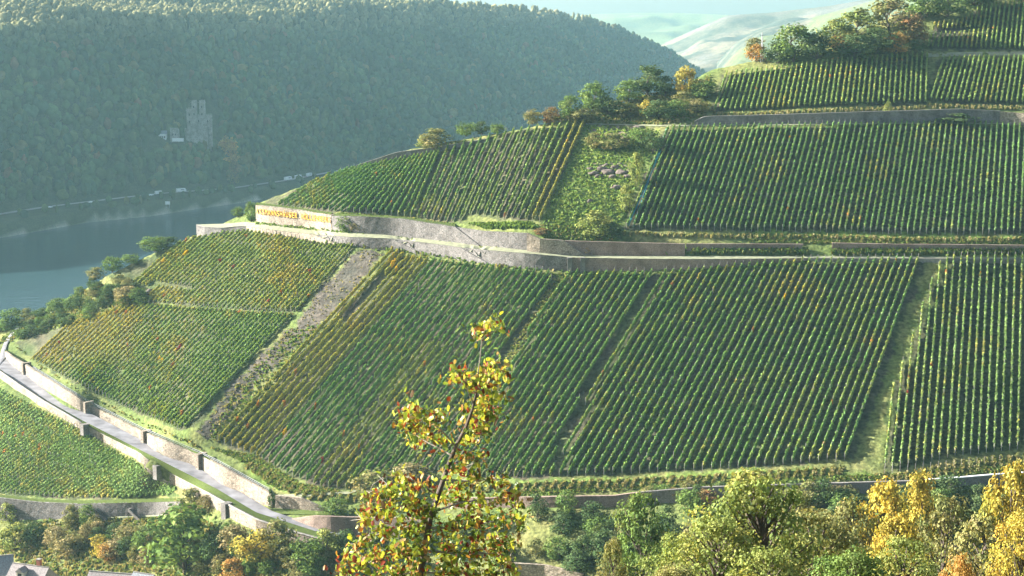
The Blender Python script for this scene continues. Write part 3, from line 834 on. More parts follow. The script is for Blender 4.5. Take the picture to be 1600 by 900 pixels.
# pale kerb wall and path running on to the right
thing_wall("thin pale kerb wall along the right part of the terrace path", [(1262,407.5),(1400,408.5),(1500,409),(1680,411)], [(1262,403),(1400,403.5),(1500,403.5),(1680,406)], M_coping, (0, 0), 0.6)
ra = line([(1262,403.5),(1400,403.8),(1680,405.5)], 60); rb = line([(1262,400.5),(1400,401),(1680,402.5)], 60)
sheet("terrace_path", G(ra[:, 0], ra[:, 1]), G(rb[:, 0], rb[:, 1]), M_path, 0.12, 4, 0.03)

# upper terrace walls
rs, crs = thing_wall("high sunlit stone wall carrying the yellow hillside letters", [(400,345.5),(430,349),(460,352.5),(518,358.5)], [(400,320.5),(430,324),(460,327.5),(518,335.5)], M_wall_pale, (0.3, 0.4), 1.6, coping=None, name="lettered_wall")
rt, cr2 = thing_wall("grey stone wall behind the small posts right of the lettered wall", [(519,360),(570,366),(629,371),(711,379),(748,383)], [(519,337),(570,338.5),(629,342),(711,354.5),(748,382.5)], M_wall_grey, (0.3, 1.3), 0.8)
stairs(rt, None, cr2[np.argmin(np.abs(project(cr2)[0] - 711))] + (0, 1.2, .1), cr2[-1] + (0, 1.4, .2))
thing_wall("grey blocky wall below the small young vine plot", [(712,380),(754,385.5),(823,392)], [(712,355),(754,361),(823,364.5)], M_wall_grey, (0.2, 0.2), 0.8)
rt, cr3 = thing_wall("wall corner with its sunlit cream end face, jutting out over the path", [(823,391.5),(843,395),(880,397.5),(914,400)], [(823,364),(843,373),(880,375.5),(914,399.5)], M_wall_pale, (2.2, 1.4), 0.8)
stairs(rt, None, cr3[np.argmin(np.abs(project(cr3)[0] - 880))] + (0, 1.2, .1), cr3[-1] + (0, 1.4, .2))
thing_wall("dark earthy wall with low vines at its foot below the dark grass", [(882,398),(914,399.8),(970,400),(1070,399.5)], [(882,376),(914,377),(970,378.5),(1070,381)], M_wall_earth, (0.2, 0.2), 0.8)
thing_wall("long reddish dry stone wall under the wide right field, left stretch", [(1072,391),(1180,391),(1255,391)], [(1072,381),(1180,381),(1255,381.5)], M_wall_earth, (0.2, 0.2), 0.8)
thing_wall("long reddish dry stone wall under the wide right field, right stretch", [(1300,391.5),(1400,391.5),(1500,392),(1680,394)], [(1300,379.5),(1400,381.5),(1500,382),(1680,384)], M_wall_earth, (0.2, 0.2), 0.8)
for tops, backs in (([(400,320.5),(460,327.5),(518,335.5)], [(404,317),(460,324),(518,331.5)]), ([(519,337),(629,342),(711,354.5)], [(519,332),(629,338.5),(711,350)]), ([(712,355),(754,361),(823,364.5)], [(712,351),(754,356),(823,358)]),
                    ([(843,373),(880,376),(970,378.5),(1070,381)], [(843,369),(880,371),(970,373),(1070,375)])):
    pass
def wallback(crest, backs, nm="grass_verge"):
    b = line(backs, len(crest) * 2); sheet(nm, crest, G(b[:, 0], b[:, 1]), M_verge, 0.03, 4, 0.08)
wallback(crs, [(400,316),(460,323.5),(519,332)])
wallback(cr2[project(cr2)[0] < 712], [(519,333),(629,338.5),(711,350)])

# yellow letters on the lettered wall
sign = empty("hillside_lettering", crs[0]); tag(sign, "row of big yellow letters along the top of the sunlit wall", "sign")
txt = "ASSMANNSHÄUSER HÖLLENBERG"
cu = bpy.data.curves.new("letter_font", 'FONT'); cu.extrude = 0.09; cu.offset = 0.0; cu.align_x = 'CENTER'
L0 = line([(403,333.8),(430,337),(460,340.3),(515,347.5)], len(txt))
dep = bpy.context.evaluated_depsgraph_get()
cpx = project(crs)[0]
lp = []
for (a, b_) in L0:
    xw = [np.interp(a, cpx, crs[:, k]) for k in range(3)]
    z = z_at(np.array(xw[1]), b_); lp.append((xw[0], xw[1], float(z)))
lp = np.array(lp); dirv = lp[-1] - lp[0]; rz = math.atan2(dirv[1], dirv[0])
nn = np.array([math.sin(rz), -math.cos(rz), 0])
pitch = np.linalg.norm(lp[-1, :2] - lp[0, :2]) / (len(txt) - 1)
cache = {}
for i, ch in enumerate(txt):
    if ch == ' ': continue
    if ch not in cache:
        cu.body = ch; cu.size = 2.75; to = bpy.data.objects.new("tmp", cu); COL.objects.link(to); dep.update()
        dep = bpy.context.evaluated_depsgraph_get(); me = bpy.data.meshes.new_from_object(to.evaluated_get(dep)); bpy.data.objects.remove(to)
        me.name = "letter"; me.materials.clear(); me.materials.append(M_yellow)
        xs = [v.co.x for v in me.vertices]; wd = max(xs) - min(xs); k = pitch * 0.76 / max(wd, 0.9)
        for v in me.vertices: v.co.x = (v.co.x - (max(xs) + min(xs)) / 2) * k
        cache[ch] = me
    o = obj("letter", cache[ch], M_yellow, sign)
    o.location = Vector(lp[i] + nn * 0.32) - sign.location; o.rotation_euler = (math.pi / 2, 0, rz)
bpy.data.curves.remove(cu)

# upper walls near the ridge
thing_wall("long dark grey retaining wall below the upper vine field", [(1085,195),(1200,193.5),(1380,192),(1500,192),(1562,192)], [(1085,190),(1100,182.5),(1200,180),(1380,174.5),(1500,171),(1562,174)], M_wall_dark, (0, 0), 0.8, coping=M_coping)
thing_wall("bright white wall stub at the right picture edge below the upper field", [(1562,192),(1584,194),(1600,196),(1660,200)], [(1562,174.5),(1584,176),(1600,177),(1660,180)], M_wall_pale, (0.5, 0.8), 0.8)
thing_wall("dark wall with a pale top line along the left ridge above the vines", [(556,264),(620,251),(690,236),(762,221)], [(556,259),(620,238.5),(690,229),(762,217)], M_wall_dark, (0, 0), 0.7, coping=M_coping)
pa = line([(915,195),(1037,198),(1300,195.5),(1480,193.5),(1560,195),(1680,199)], 90)
sheet("field_path", G(pa[:, 0], pa[:, 1]), G(pa[:, 0], pa[:, 1] - 2.2), M_path, 0.15, 3, 0.02)
pa = line([(1446,90),(1500,88),(1680,86)], 50)
sheet("field_path", G(pa[:, 0], pa[:, 1]), G(pa[:, 0], pa[:, 1] - 6), M_path, 0.15, 4, 0.02)

# road with its two walls
W5b = [(8,559),(20,572),(38,585),(90,615),(141,646),(225,690),(312,733),(350,754),(385,774),(425,794)]
W5t = [(8,549),(20,558),(38,568),(51,577),(141,633),(225,675),(312,711),(350,730),(385,750),(425,772)]
rw, cr5 = thing_wall("long pale road wall with dark buttresses and a rail on top", W5b, W5t, M_wall_pale, (0, 0), 0.8, name="road_wall")
b5 = line([(8,545),(38,562),(51,571),(141,627),(225,669),(312,705),(385,744),(425,767)], len(cr5) * 2)
sheet("grass_verge", cr5, G(b5[:, 0], b5[:, 1]), M_verge, 0.03, 4, 0.1)
for bxp, byp in ((41, 584), (138, 644), (228, 690), (314, 733)):
    pb = G(bxp, byp); ty = np.interp(bxp, np.array(W5t)[:, 0], np.array(W5t)[:, 1]) - 3; zt = z_at(pb[1] - 1, ty); h = zt - pb[2] + 1
    mb = MB(); mb.box((0, 0, h / 2 - 1), (1.1 if bxp < 200 else 1.5, 3.4, h), -0.75); o = mb.build("buttress", M_wall_pale, rw); o.location = Vector(pb + np.array((0.3, -0.3, 0))) - rw.location
W6t = [(-20,570),(0,581),(26,599),(66,626),(128,662),(212,705),(250,731),(281,747),(309,762),(358,790),(400,812),(460,832),(504,844)]
W6b = [(-20,579),(0,591),(26,610),(66,636),(128,672),(212,717),(250,746),(281,762),(309,779),(358,808),(400,832),(460,846),(504,853)]
rl, cr6 = thing_wall("pale lower road wall bordering the bottom left vine field", W6b, W6t, M_wall_pale, (0, 0), 0.8, name="road_wall", coping=M_coping)
for bxp in (131, 245, 352):
    pb = G(bxp, np.interp(bxp, np.array(W6b)[:, 0], np.array(W6b)[:, 1])); zt = z_at(pb[1], np.interp(bxp, np.array(W6t)[:, 0], np.array(W6t)[:, 1]) - 1)
    mb = MB(); h = zt - pb[2] + 1.2; mb.box((0, 0, h / 2 - 1), (2.0, 2.6, h), -0.75); o = mb.build("buttress", M_wall_dark, rl); o.location = Vector(pb + np.array((0.6, -0.6, 0))) - rl.location
RI = [(-60,520),(-10,525),(8,515),(28,508)]
b5l = line(W5b[:], 120); inner = G(b5l[:, 0], b5l[:, 1]); 
outer_px = line([(-6,575),(0,577),(26,596),(66,622),(128,657),(230,709),(340,765),(400,801),(460,820),(520,839)], 120)
# verge between the lower wall and the asphalt, then the asphalt
o_pts = np.array([np.array(P(a, b_, float(zd(a, b_, float(np.interp(a, [0, 128, 230, 340, 400, 540], [-129.4, -132.3, -133.8, -135.8, -136.6, -137.8])))))) for a, b_ in outer_px])
in_px = line([(8,559),(38,585),(141,646),(225,690),(312,733),(385,775),(425,799),(480,817),(545,834)], 120)
i_pts = np.array([np.array(P(a, b_, float(zd(a, b_, float(np.interp(a, [8, 38, 141, 225, 312, 385, 425, 540], [-129.4, -129.9, -132.3, -133.8, -135.3, -136.3, -136.8, -137.8])))))) for a, b_ in in_px])
tag(sheet("vineyard_road", o_pts, i_pts, M_asphalt, 0.12, 5), kind="structure")
sheet("road_verge", cr6, o_pts, M_verge, 0.10, 4, 0.05)
# road bend at the left end
ra = line([(-4,577),(0,556),(5,540),(12,528),(24,515)], 30); rb = line([(8,560),(9,548),(12,538),(19,526),(31,513)], 30)
tag(sheet("vineyard_road", G(ra[:, 0], ra[:, 1]), G(rb[:, 0], rb[:, 1]), M_asphalt, 0.5, 4), kind="structure")
# rail on the road wall
rail = empty("road_railing", cr5[0]); tag(rail, "thin grey metal railing on top of the pale road wall", "railing")
rp = cr5[(project(cr5)[0] > 45)]; rp = line(rp, 46); rp = rp + np.array((0.2, 0.5, 0.0))
post_me = None
for q in rp:
    if post_me is None:
        mb = MB(); mb.tube([(0, 0, -0.2), (0, 0, 1.05)], [0.045, 0.045], 5); o = mb.build("post", M_metal, rail); post_me = o.data
    else: o = obj("post", post_me, M_metal, rail)
    o.location = Vector(q) - rail.location
for hz in (1.0, 0.55):
    mb = MB(); mb.tube([tuple(q + np.array((0, 0, hz)) - np.array(rail.location)) for q in rp], [0.04] * len(rp), 5); mb.build("rail", M_metal, rail)

# lower left terrace wall
rt, cr7 = thing_wall("grey terrace wall with ivy and stairs under the bottom left vines", [(-40,812),(0,814),(60,812),(120,810.5),(200,807.5),(283,804)], [(-40,776),(0,778),(60,785),(120,787.5),(200,786),(283,783.5)], M_wall_grey, (0, 0), 0.8)
b7 = line([(-40,771),(0,773),(60,780),(120,782),(283,778)], 80); sheet("grass_verge", cr7, G(b7[:, 0], b7[:, 1]), M_verge, 0.05, 4, 0.08)
for xa in (147, 200):
    pt = G(xa, 808); a_ = cr7[np.argmin(np.abs(project(cr7)[0] - xa))]; b_ = G(xa + 24, 809)
    stairs(rt, None, a_ + (0, -1.2, 0), np.array(b_) + (0, -1.6, 0.2), 1.2, 12)
pa = line([(30,824),(75,822),(110,816),(160,811),(290,806)], 60); sheet("foot_path", G(pa[:, 0], pa[:, 1]), G(pa[:, 0], pa[:, 1] - 2.5), M_path, 0.2, 3)
# bottom right terrace walls
thing_wall("grey stone wall between the road end and the bench railing", [(430,795),(470,796),(512,797.5)], [(430,774.5),(470,778),(512,797)], M_wall_pale, (0, 1.0), 0.8)
thing_wall("short rough wall below the pale green bench railing", [(455,811),(490,823),(540,836),(600,840),(660,842)], [(455,810.5),(490,806),(540,808),(600,809),(660,810)], M_wall_earth, (0, 0), 0.8)
thing_wall("low earthy wall below the grass edge of the large lower slope", [(700,795),(800,793.5),(960,793),(1000,790)], [(700,779),(800,777),(960,774.5),(1000,769)], M_wall_earth, (0, 0), 0.8)
thing_wall("dark wall half hidden by shrubs below the large lower slope", [(1000,790),(1150,778),(1300,772),(1440,768)], [(1000,769),(1100,761),(1300,755),(1440,751)], M_wall_dark, (0, 0), 0.8)
thing_wall("dark wall with a white top edge below the lower right corner field", [(1442,768),(1500,764),(1560,760),(1680,752)], [(1442,751),(1500,747),(1560,742),(1680,734)], M_wall_dark, (0, 0), 0.8, coping=M_white)
thing_wall("pale stone wall at the bottom behind the shrubs right of the sapling", [(800,905),(850,900),(910,903)], [(800,880),(850,883),(910,897)], M_wall_pale, (0, 0), 0.8)
pa = line([(545,773),(590,757),(622,742),(646,733)], 40); sheet("foot_path", G(pa[:, 0], pa[:, 1]), G(pa[:, 0], pa[:, 1] - 3), M_path, 0.25, 3)
pa = line([(430,778),(480,777),(545,773)], 30); sheet("foot_path", G(pa[:, 0], pa[:, 1]), G(pa[:, 0], pa[:, 1] - 4), M_path, 0.25, 3)
pa = line([(425,801),(470,803),(512,804),(600,806)], 30); sheet("grass_verge", G(pa[:, 0], pa[:, 1] + 2), G(pa[:, 0], pa[:, 1] - 6), M_verge, 0.2, 3)

# bench railing
pb = G(528, 800); bench = empty("bench_railing", pb); tag(bench, "pale green bench railing at the wall edge left of the sapling", "railing")
a_, b_ = G(513, 801), G(544, 806); b_[2] = a_[2] - 0.6
d = b_ - a_; L = np.hypot(d[0], d[1]); rz = math.atan2(d[1], d[0])
for t in (0, 0.5, 1):
    mb = MB(); mb.box((0, 0, 0.7), (0.16, 0.16, 1.9)); o = mb.build("post", M_green_paint, bench); o.location = Vector(a_ + d * t) - bench.location; o.rotation_euler = (0, 0, rz)
for hz in (0.75, 1.5):
    mb = MB(); q0 = a_ - pb + np.array((0, -0.1, hz)); mb.tube([tuple(q0), tuple(q0 + d)], [0.12, 0.12], 5); mb.build("rail", M_green_paint, bench)

# fence posts under the upper wall
fp = G(612, 372); fen = empty("post_row_fence", fp); tag(fen, "row of slim wooden posts along the path before the grey wall", "fence")
for x in np.linspace(610, 705, 7):
    y = np.interp(x, [612, 719], [370, 382]); q = G(x, y); mb = MB(); mb.tube([(0, 0, -.3), (0, 0, 2.1)], [.09, .08], 6); o = mb.build("post", M_wood, fen); o.location = Vector(q) - fen.location
# stakes in the bare strip
def stakes(label, pts, h, mat=M_wood, group=None):
    q0 = G(*pts[0]); root = empty("vine_stakes", q0); tag(root, label, "vine stakes", group)
    mb = MB(); mb.tube([(0, 0, -.3), (0, 0, h)], [.05, .045], 5); me = None
    for p in pts:
        if me is None: o = mb.build("stake", mat, root); me = o.data
        else: o = obj("stake", me, mat, root)
        o.location = Vector(G(*p)) - root.location
stakes("row of pale stakes at the top of the bare soil strip", [(567 + 6 * k, 388 + 0.4 * k) for k in range(6)], 1.9, M_coping)
stakes("scattered pale stakes along the left edge of the bare soil strip", [(545, 402), (538, 412), (531, 423), (522, 430), (514, 441), (508, 449), (501, 460), (492, 470), (484, 480), (476, 489), (478, 500), (486, 497), (494, 502)], 1.9, M_coping)
stakes("thin white stakes in the dark grass gap of the lower right field", [(1466, 421), (1423, 552), (1392, 637), (1452, 455), (1438, 500)], 2.4, M_coping)
stakes("pale stakes standing below the lower right corner field", [(1382 + 12 * k, 742 - 1.2 * k) for k in range(16)], 2.2, M_coping)
# utility pole near the ridge
q = G(1449, 26); pole = empty("utility_pole", q); tag(pole, "tall brown wooden pole among the ridge trees at upper right", "utility pole")
mb = MB(); mb.tube([(0, 0, -.5), (0, 0, 8.5)], [.22, .15], 8); mb.build("pole_shaft", M_wood, pole)
mb = MB(); mb.box((0, -.2, 7.6), (1.6, .14, .16)); mb.build("crossarm", M_wood, pole)
q = G(1190, 97); mast = empty("lattice_mast", q); tag(mast, "thin dark mast above the leftmost ridge trees", "mast")
mb = MB()
for sx, sy in ((-.4, -.4), (.4, -.4), (.4, .4), (-.4, .4)): mb.tube([(sx, sy, -.5), (sx * .2, sy * .2, 11)], [.07, .05], 4)
for k in range(7):
    h = k * 1.5; e = .4 * (1 - .8 * h / 11); mb.tube([(-e, -e, h), (e, -e, h + 1.3)], [.04, .04], 4); mb.tube([(e, -e, h), (-e, e, h + 1.3)], [.04, .04], 4)
mb.build("lattice", M_metal, mast)
mb = MB(); mb.box((0, 0, 9.8), (2.0, .1, .12)); mb.build("crossarm", M_metal, mast)

# ------------------------------------------------------------------ trees and shrubs
KIND = {'green': [(0.075, 0.125, 0.035), (0.10, 0.15, 0.04), (0.13, 0.16, 0.05), (0.06, 0.10, 0.03)], 'dark': [(0.04, 0.07, 0.028), (0.055, 0.085, 0.03), (0.07, 0.09, 0.04)], 'olive': [(0.12, 0.13, 0.045), (0.17, 0.16, 0.06), (0.09, 0.11, 0.04), (0.2, 0.16, 0.08)],
        'yellow': [(0.44, 0.34, 0.06), (0.22, 0.24, 0.06), (0.36, 0.30, 0.06), (0.30, 0.26, 0.07), (0.48, 0.30, 0.06)], 'lime': [(0.15, 0.20, 0.055), (0.22, 0.24, 0.075), (0.11, 0.15, 0.045), (0.32, 0.29, 0.085), (0.09, 0.12, 0.04)], 'orange': [(0.42, 0.19, 0.06), (0.38, 0.24, 0.07), (0.30, 0.2, 0.07)], 'rust': [(0.26, 0.13, 0.06), (0.20, 0.13, 0.06), (0.16, 0.14, 0.06)], 'dry': [(0.24, 0.19, 0.10), (0.19, 0.16, 0.08), (0.14, 0.13, 0.06)]}
for k_, g_ in (('green', 1.35), ('dark', 1.35), ('olive', 1.3), ('dry', 1.25), ('lime', 1.15)): KIND[k_] = [tuple(min(.5, v * g_) for v in c_) for c_ in KIND[k_]]
def leaf_cloud(cen, outdir, size, colr, cvar=0.22):
    N = len(cen)
    nr = outdir + rng.normal(0, 0.55, (N, 3)); nr[:, 2] += 0.25; nr /= np.linalg.norm(nr, axis=1)[:, None]
    uu = np.cross(nr, rng.normal(size=(N, 3))); uu /= np.linalg.norm(uu, axis=1)[:, None] + 1e-9; ww = np.cross(nr, uu)
    s = size * rng.uniform(0.7, 1.3, (N, 1))
    V = np.stack([cen - uu * s, cen - ww * s * .72 + uu * s * 0.1, cen + uu * s, cen + ww * s * .72 + uu * s * 0.1], 1)
    c = np.clip(colr * rng.uniform(1 - cvar * 1.4, 1 + cvar * 1.6, (N, 1)), 0.004, 0.9)
    return V.reshape(-1, 3), np.repeat(c, 4, 0)
def tree_meshes(kind, seed, shrub, nl=1100, nclump=26, lsize=0.028):
    """unit tree: base at 0, height 1, width about 1"""
    r = np.random.default_rng(seed); pal = np.array(KIND[kind])
    lo = 0.08 if shrub else 0.17
    tr = MB(); top = 0.72
    wob = r.normal(0, 0.03, (5, 2)); tp = [(wob[k][0] * k / 2, wob[k][1] * k / 2, -0.06 + (top + .06) * k / 4) for k in range(5)]
    tr.tube(tp, [0.03, 0.026, 0.02, 0.014, 0.006], 6)
    cl = []
    for k in range(nclump):
        u = r.uniform(0, 1); z = lo + (0.93 - lo) * u
        prof = math.sin(math.pi * (0.16 + 0.80 * u)) ** 0.75
        a = k * 2.399 + r.uniform(-.5, .5); rad = 0.40 * prof * math.sqrt(r.uniform(0.12, 1.0))
        if nl > 5000: rad *= r.uniform(0.8, 1.25)
        p = np.array((rad * math.cos(a), rad * math.sin(a), z)); cr_ = r.uniform(0.11, 0.19) if nl < 3000 else r.uniform(0.05, 0.12) * (0.75 + 0.35 * prof); cl.append((p, cr_))
        h0 = min(top * .95, max(0.05, z - 0.12 - rad * .5)); i = h0 / top * 4; j = min(3, int(i)); f = i - j
        q = [tp[j][m] + (tp[j + 1][m] - tp[j][m]) * f for m in range(3)]
        md = [(q[m] + p[m]) / 2 + r.normal(0, .015) for m in range(3)]
        if k % 2 == 0: tr.tube([q, md, tuple(p)], [0.012, 0.008, 0.003], 4)
    V, C = [], []
    per = nl // nclump
    for p, cr_ in cl:
        d = r.normal(size=(per, 3)); d /= np.linalg.norm(d, axis=1)[:, None]
        cen = p + d * cr_ * (r.uniform(0.25, 1.0, (per, 1)) ** 0.5) * np.array((1.15, 1.15, 0.85))
        t = r.dirichlet(np.full(len(pal), 0.5)); cc_ = (t[:, None] * pal).sum(0) * r.uniform(0.75, 1.2)
        out = d * 0.7 + (p - np.array((0, 0, 0.5))) * 1.2
        v, c_ = leaf_cloud(cen, out, lsize, np.tile(cc_, (per, 1))); V.append(v); C.append(c_)
    V = np.concatenate(V); C = np.concatenate(C)
    tm = bpy.data.meshes.new("trunk"); tm.from_pydata(tr.v, [], tr.f); tm.update(); tm.materials.append(M_bark)
    cm = mesh_np("crown", V, quads(len(V)), C); cm.materials.append(M_leaf)
    return tm, cm
TM = {}
def tmesh(kind, shrub, big, var):
    k = (kind, shrub, big, var)
    if k not in TM:
        s = sum(map(ord, kind)) * 7 + var * 31 + (5 if shrub else 0)
        if big == 2: TM[k] = tree_meshes(kind, s, shrub, 9000, 120, 0.0115)
        elif big == 1: TM[k] = tree_meshes(kind, s, shrub, 4800, 80, 0.0175)
        else: TM[k] = tree_meshes(kind, s, shrub, 1500, 34, 0.034)
    return TM[k]
tcount = 0
def plant(base, wm, hm, kind, label, shrub=False, big=0, group=None, name=None, cat=None):
    global tcount
    tcount += 1
    tm, cm = tmesh(kind, shrub, big, tcount % 2)
    nm = name or ("shrub" if shrub else "tree")
    root = empty(nm, tuple(base), random.uniform(0, 6.28)); root.scale = (wm, wm, hm)
    obj("stem" if shrub else "trunk", tm, None, root); obj("crown", cm, None, root)
    tag(root, label, cat or nm, group); return root
def plant_px(px, pyb, wpx, hpx, kind, label, shrub=True, big=0, group=None, sink=0.0):
    d = float(D(px, pyb)); b = P(px, pyb, d); s = d / F
    b[2] -= sink
    return plant(b, wpx * s * 1.2, hpx * s * 1.03, kind, label, shrub, big, group)

SH = [  # px, base py, width px, height px, kind, label, shrub?
 (681,232,52,30,'olive',"large round olive shrub on the crest above the left ridge wall",1),
 (662,232,24,18,'lime',"small yellowish shrub at the left foot of the big round ridge shrub",1),
 (728,212,34,22,'green',"bushy green shrub right of the big round one on the left ridge",1),
 (752,210,28,20,'dark',"dark shrub second right of the big round ridge shrub",1),
 (776,208,24,16,'green',"low green shrub where the left ridge path meets the vines",1),
 (832,194,28,24,'olive',"small grey green shrub leftmost above the golden vine row",1),
 (859,192,28,26,'rust',"reddish shrub above the left end of the golden vine row field",1),
 (889,186,36,36,'green',"rounded green tree left of the pair on the middle ridge",0),
 (928,176,48,46,'green',"broad green tree on the middle ridge left of the dark group",0),
 (948,182,50,30,'dark',"dark low shrub in front of the broad green ridge tree",1),
 (982,160,44,34,'green',"green tree between the broad ridge tree and the tall dark one",0),
 (1012,150,62,46,'dark',"tall dark green tree on the middle ridge",0),
 (1040,150,34,30,'dark',"dark bush right of the tall dark ridge tree",1),
 (1070,152,34,50,'yellow',"bright yellow slender tree on the ridge path",0),
 (1068,168,40,24,'olive',"olive bush at the foot of the yellow slender tree",1),
 (1012,184,26,28,'yellow',"yellowish bush left of the dark hollow under the yellow tree",1),
 (1030,186,54,28,'dark',"dark bush in the hollow below the yellow slender tree",1),
 (1058,182,44,26,'green',"green bush right of the dark hollow bush",1),
 (1098,152,50,30,'green',"spreading green bush left of the upper vine field",1),
 (1090,178,40,24,'olive',"olive bush at the lower left corner of the upper vine field",1),
 (980,184,46,22,'olive',"low olive bush over the top of the grassy gully",1),
 (912,190,44,22,'olive',"low pale bush directly above the golden vine row",1),
 (1182,96,32,26,'orange',"small orange tinted bush at the left end of the ridge wood",1),
 (1180,88,36,28,'olive',"olive brown tree at the left end of the ridge wood",0),
 (1216,100,44,34,'dark',"dark bush low in the left part of the ridge wood",1),
 (1240,96,62,56,'green',"large green tree in the left part of the ridge wood",0),
 (1275,92,60,44,'dark',"dark tree right of the large green ridge wood tree",0),
 (1306,76,56,44,'lime',"yellow green tree on the skyline of the ridge wood",0),
 (1312,80,40,24,'orange',"orange bush in the middle of the ridge wood",1),
 (1340,62,64,46,'lime',"broad yellow green tree right of the skyline one",0),
 (1335,92,62,36,'dark',"dark thicket bush behind the post tops of the upper field",1),
 (1372,84,60,40,'dark',"dark green bush under the big olive ridge tree",1),
 (1390,60,74,62,'olive',"big olive crowned tree towering over the ridge wood",0),
 (1400,86,44,34,'orange',"orange leaved tree above the right end of the upper field",0),
 (1428,74,50,50,'rust',"rust coloured tree below the wooden pole",0),
 (1432,84,30,22,'dark',"dark bush at the right foot of the rust tree",1),
 (1440,30,60,44,'green',"green tree behind the wooden pole on the ridge",0),
 (1480,26,60,34,'green',"green tree right of the wooden pole above the topmost field",0),
 (1520,10,70,34,'dark',"dark tree at the upper left edge of the topmost field",0),
 (1570,-4,80,30,'green',"green tree at the top picture edge above the topmost field",0),
 (1387,181,13,22,'lime',"tiny slender pale green tree standing before the dark upper wall",0),
 (393,346,20,32,'green',"round green bush at the left end of the lettered wall",1),
 (372,338,18,16,'green',"small pale bush beside the path tip by the river",1),
 (540,360,30,24,'green',"leafy bush climbing the wall right of the letters",1),
 (556,362,20,16,'dry',"dry brown bush right of the leafy one at the wall foot",1),
 (932,370,54,40,'lime',"bright green bush at the bottom of the grassy gully",1),
 (955,372,34,24,'dark',"dark bush right of the bright one in the gully bottom",1),
 (995,290,24,50,'lime',"tall yellowish hedge bush along the right gully edge, upper one",1),
 (978,330,24,44,'lime',"tall yellowish hedge bush along the right gully edge, lower one",1),
 (1020,240,34,34,'dark',"dark bush at the upper right corner of the gully",1),
 (960,235,56,26,'olive',"olive scrub bush above the rock outcrop",1),
 (1000,225,44,26,'green',"green scrub bush right above the rock outcrop",1),
 (928,232,30,24,'olive',"dry scrub bush left above the rock outcrop",1),
 (1495,193,56,16,'dark',"dark scrub at the foot of the upper wall near its right end",1),
 (845,366,26,10,'rust',"small reddish bush on the wall corner beside the gully",1),
 (918,398,10,14,'orange',"small orange bush by the terrace path",1),
 (590,788,86,52,'olive',"large grey green bush left of the sapling at the path fork",1),
 (640,758,60,34,'dry',"dry brown bush behind the left leaves of the sapling",1),
 (526,804,42,30,'green',"dark rounded bush behind the pale green railing",1),
 (424,798,12,36,'dark',"narrow dark ivy column on the end of the road wall",1),
 (300,800,46,36,'olive',"olive bush at the right end of the grey lower terrace wall",1),
 (322,800,30,26,'dry',"dry brownish bush beside the dark road buttress",1),
 (290,894,120,106,'green',"large rounded green tree at the bottom left below the road",0),
 (137,822,30,36,'green',"upright green bush on the path under the lower terrace wall",1),
 (112,828,30,26,'olive',"olive bush left of the upright one on the low path",1),
 (26,858,50,40,'lime',"sunlit yellow green bush above the village roofs",1),
 (52,846,40,30,'dark',"dark bush casting shade right of the sunlit yellow one",1),
 (14,816,34,30,'lime',"yellow green bush at the left end of the lower terrace wall",1),
 (366,908,44,36,'orange',"bright orange bush at the bottom left edge of the picture",1),
 (400,880,64,56,'yellow',"golden bush above the orange one below the road bend",1),
 (436,872,56,60,'olive',"olive tree below the wall of the road bend",1),
 (366,860,50,40,'dry',"pale brown bush left of the golden one",1),
 (480,890,56,56,'green',"green bush at the bottom left of the sapling",1),
 (510,870,44,44,'lime',"light green bush beside the left leaves of the sapling",1),
 (540,868,44,40,'dark',"dark bush under the end of the road",1),
 (170,876,34,30,'orange',"orange and yellow bush above the lower roof",1),
 (160,868,36,34,'yellow',"yellow bush behind the orange one above the lower roof",1),
 (88,852,40,30,'dry',"straw coloured bush right of the shaded hollow",1),
 (105,868,44,30,'dry',"straw coloured scrub above the chimney house",1),
 (205,850,44,32,'olive',"olive bush left of the large rounded green tree",1),
 (226,866,40,40,'green',"green bush touching the left side of the large rounded tree",1),
 (340,880,50,46,'dark',"dark bush right of the large rounded green tree",1),
 (242,392,44,24,'green',"green bush on the river skyline below the path tip",1),
 (262,384,36,14,'dark',"dark low bush on the river skyline next to the path tip",1),
 (205,412,30,16,'green',"small green bush lower on the river skyline",1),
 (176,424,32,24,'green',"upright green bush on the river skyline above the thicket",1),
 (150,436,30,18,'olive',"pale olive bush on the river skyline left of the upright one",1),
 (20,506,44,24,'green',"round green bush at the road bend by the river",1),
 (196,474,40,28,'dry',"pale brown bush at the right end of the river slope thicket",1),
 (216,474,26,26,'green',"green bush beside the little pinkish wall",1),
]
for t in SH: plant_px(t[0], t[1], t[2], t[3], t[4], t[5], bool(t[6]))
# thickets whose bushes nothing tells apart
def thicket(poly, n, kinds, wr, hr, label, group, big=0):
    xs = [p[0] for p in poly]; ys = [p[1] for p in poly]; k = 0; tries = 0
    pts = []
    while k < n and tries < 4000:
        tries += 1
        x, y = random.uniform(min(xs), max(xs)), random.uniform(min(ys), max(ys))
        if not inpoly(np.array([x]), np.array([y]), poly)[0]: continue
        if any(math.hypot(x - a, (y - b) * 1.6) < wr[0] * 0.5 for a, b in pts): continue
        pts.append((x, y)); k += 1
        kd = random.choice(kinds); plant_px(x, y, random.uniform(*wr), random.uniform(*hr), kd, {'dark': 'dark green ', 'green': 'mid green ', 'olive': 'olive ', 'dry': 'straw coloured ', 'rust': 'rusty '}[kd] + label, True, big, group)
thicket([(-20,520),(60,492),(110,466),(150,440),(215,452),(225,476),(190,488),(120,505),(60,522),(30,530)], 44, ['green','dark','olive','green','dark'], (18, 31), (12, 21), "bush in the thicket on the slope falling to the river", "bushes of the river slope thicket")
thicket([(60,830),(110,822),(230,816),(300,815),(345,830),(400,845),(500,866),(540,880),(540,905),(300,905),(230,885),(120,868),(60,850)], 56, ['olive','dry','green','dark','dry','olive'], (22, 40), (18, 34), "scrub bush in the thicket below the road and lower terrace", "scrub bushes below the road")
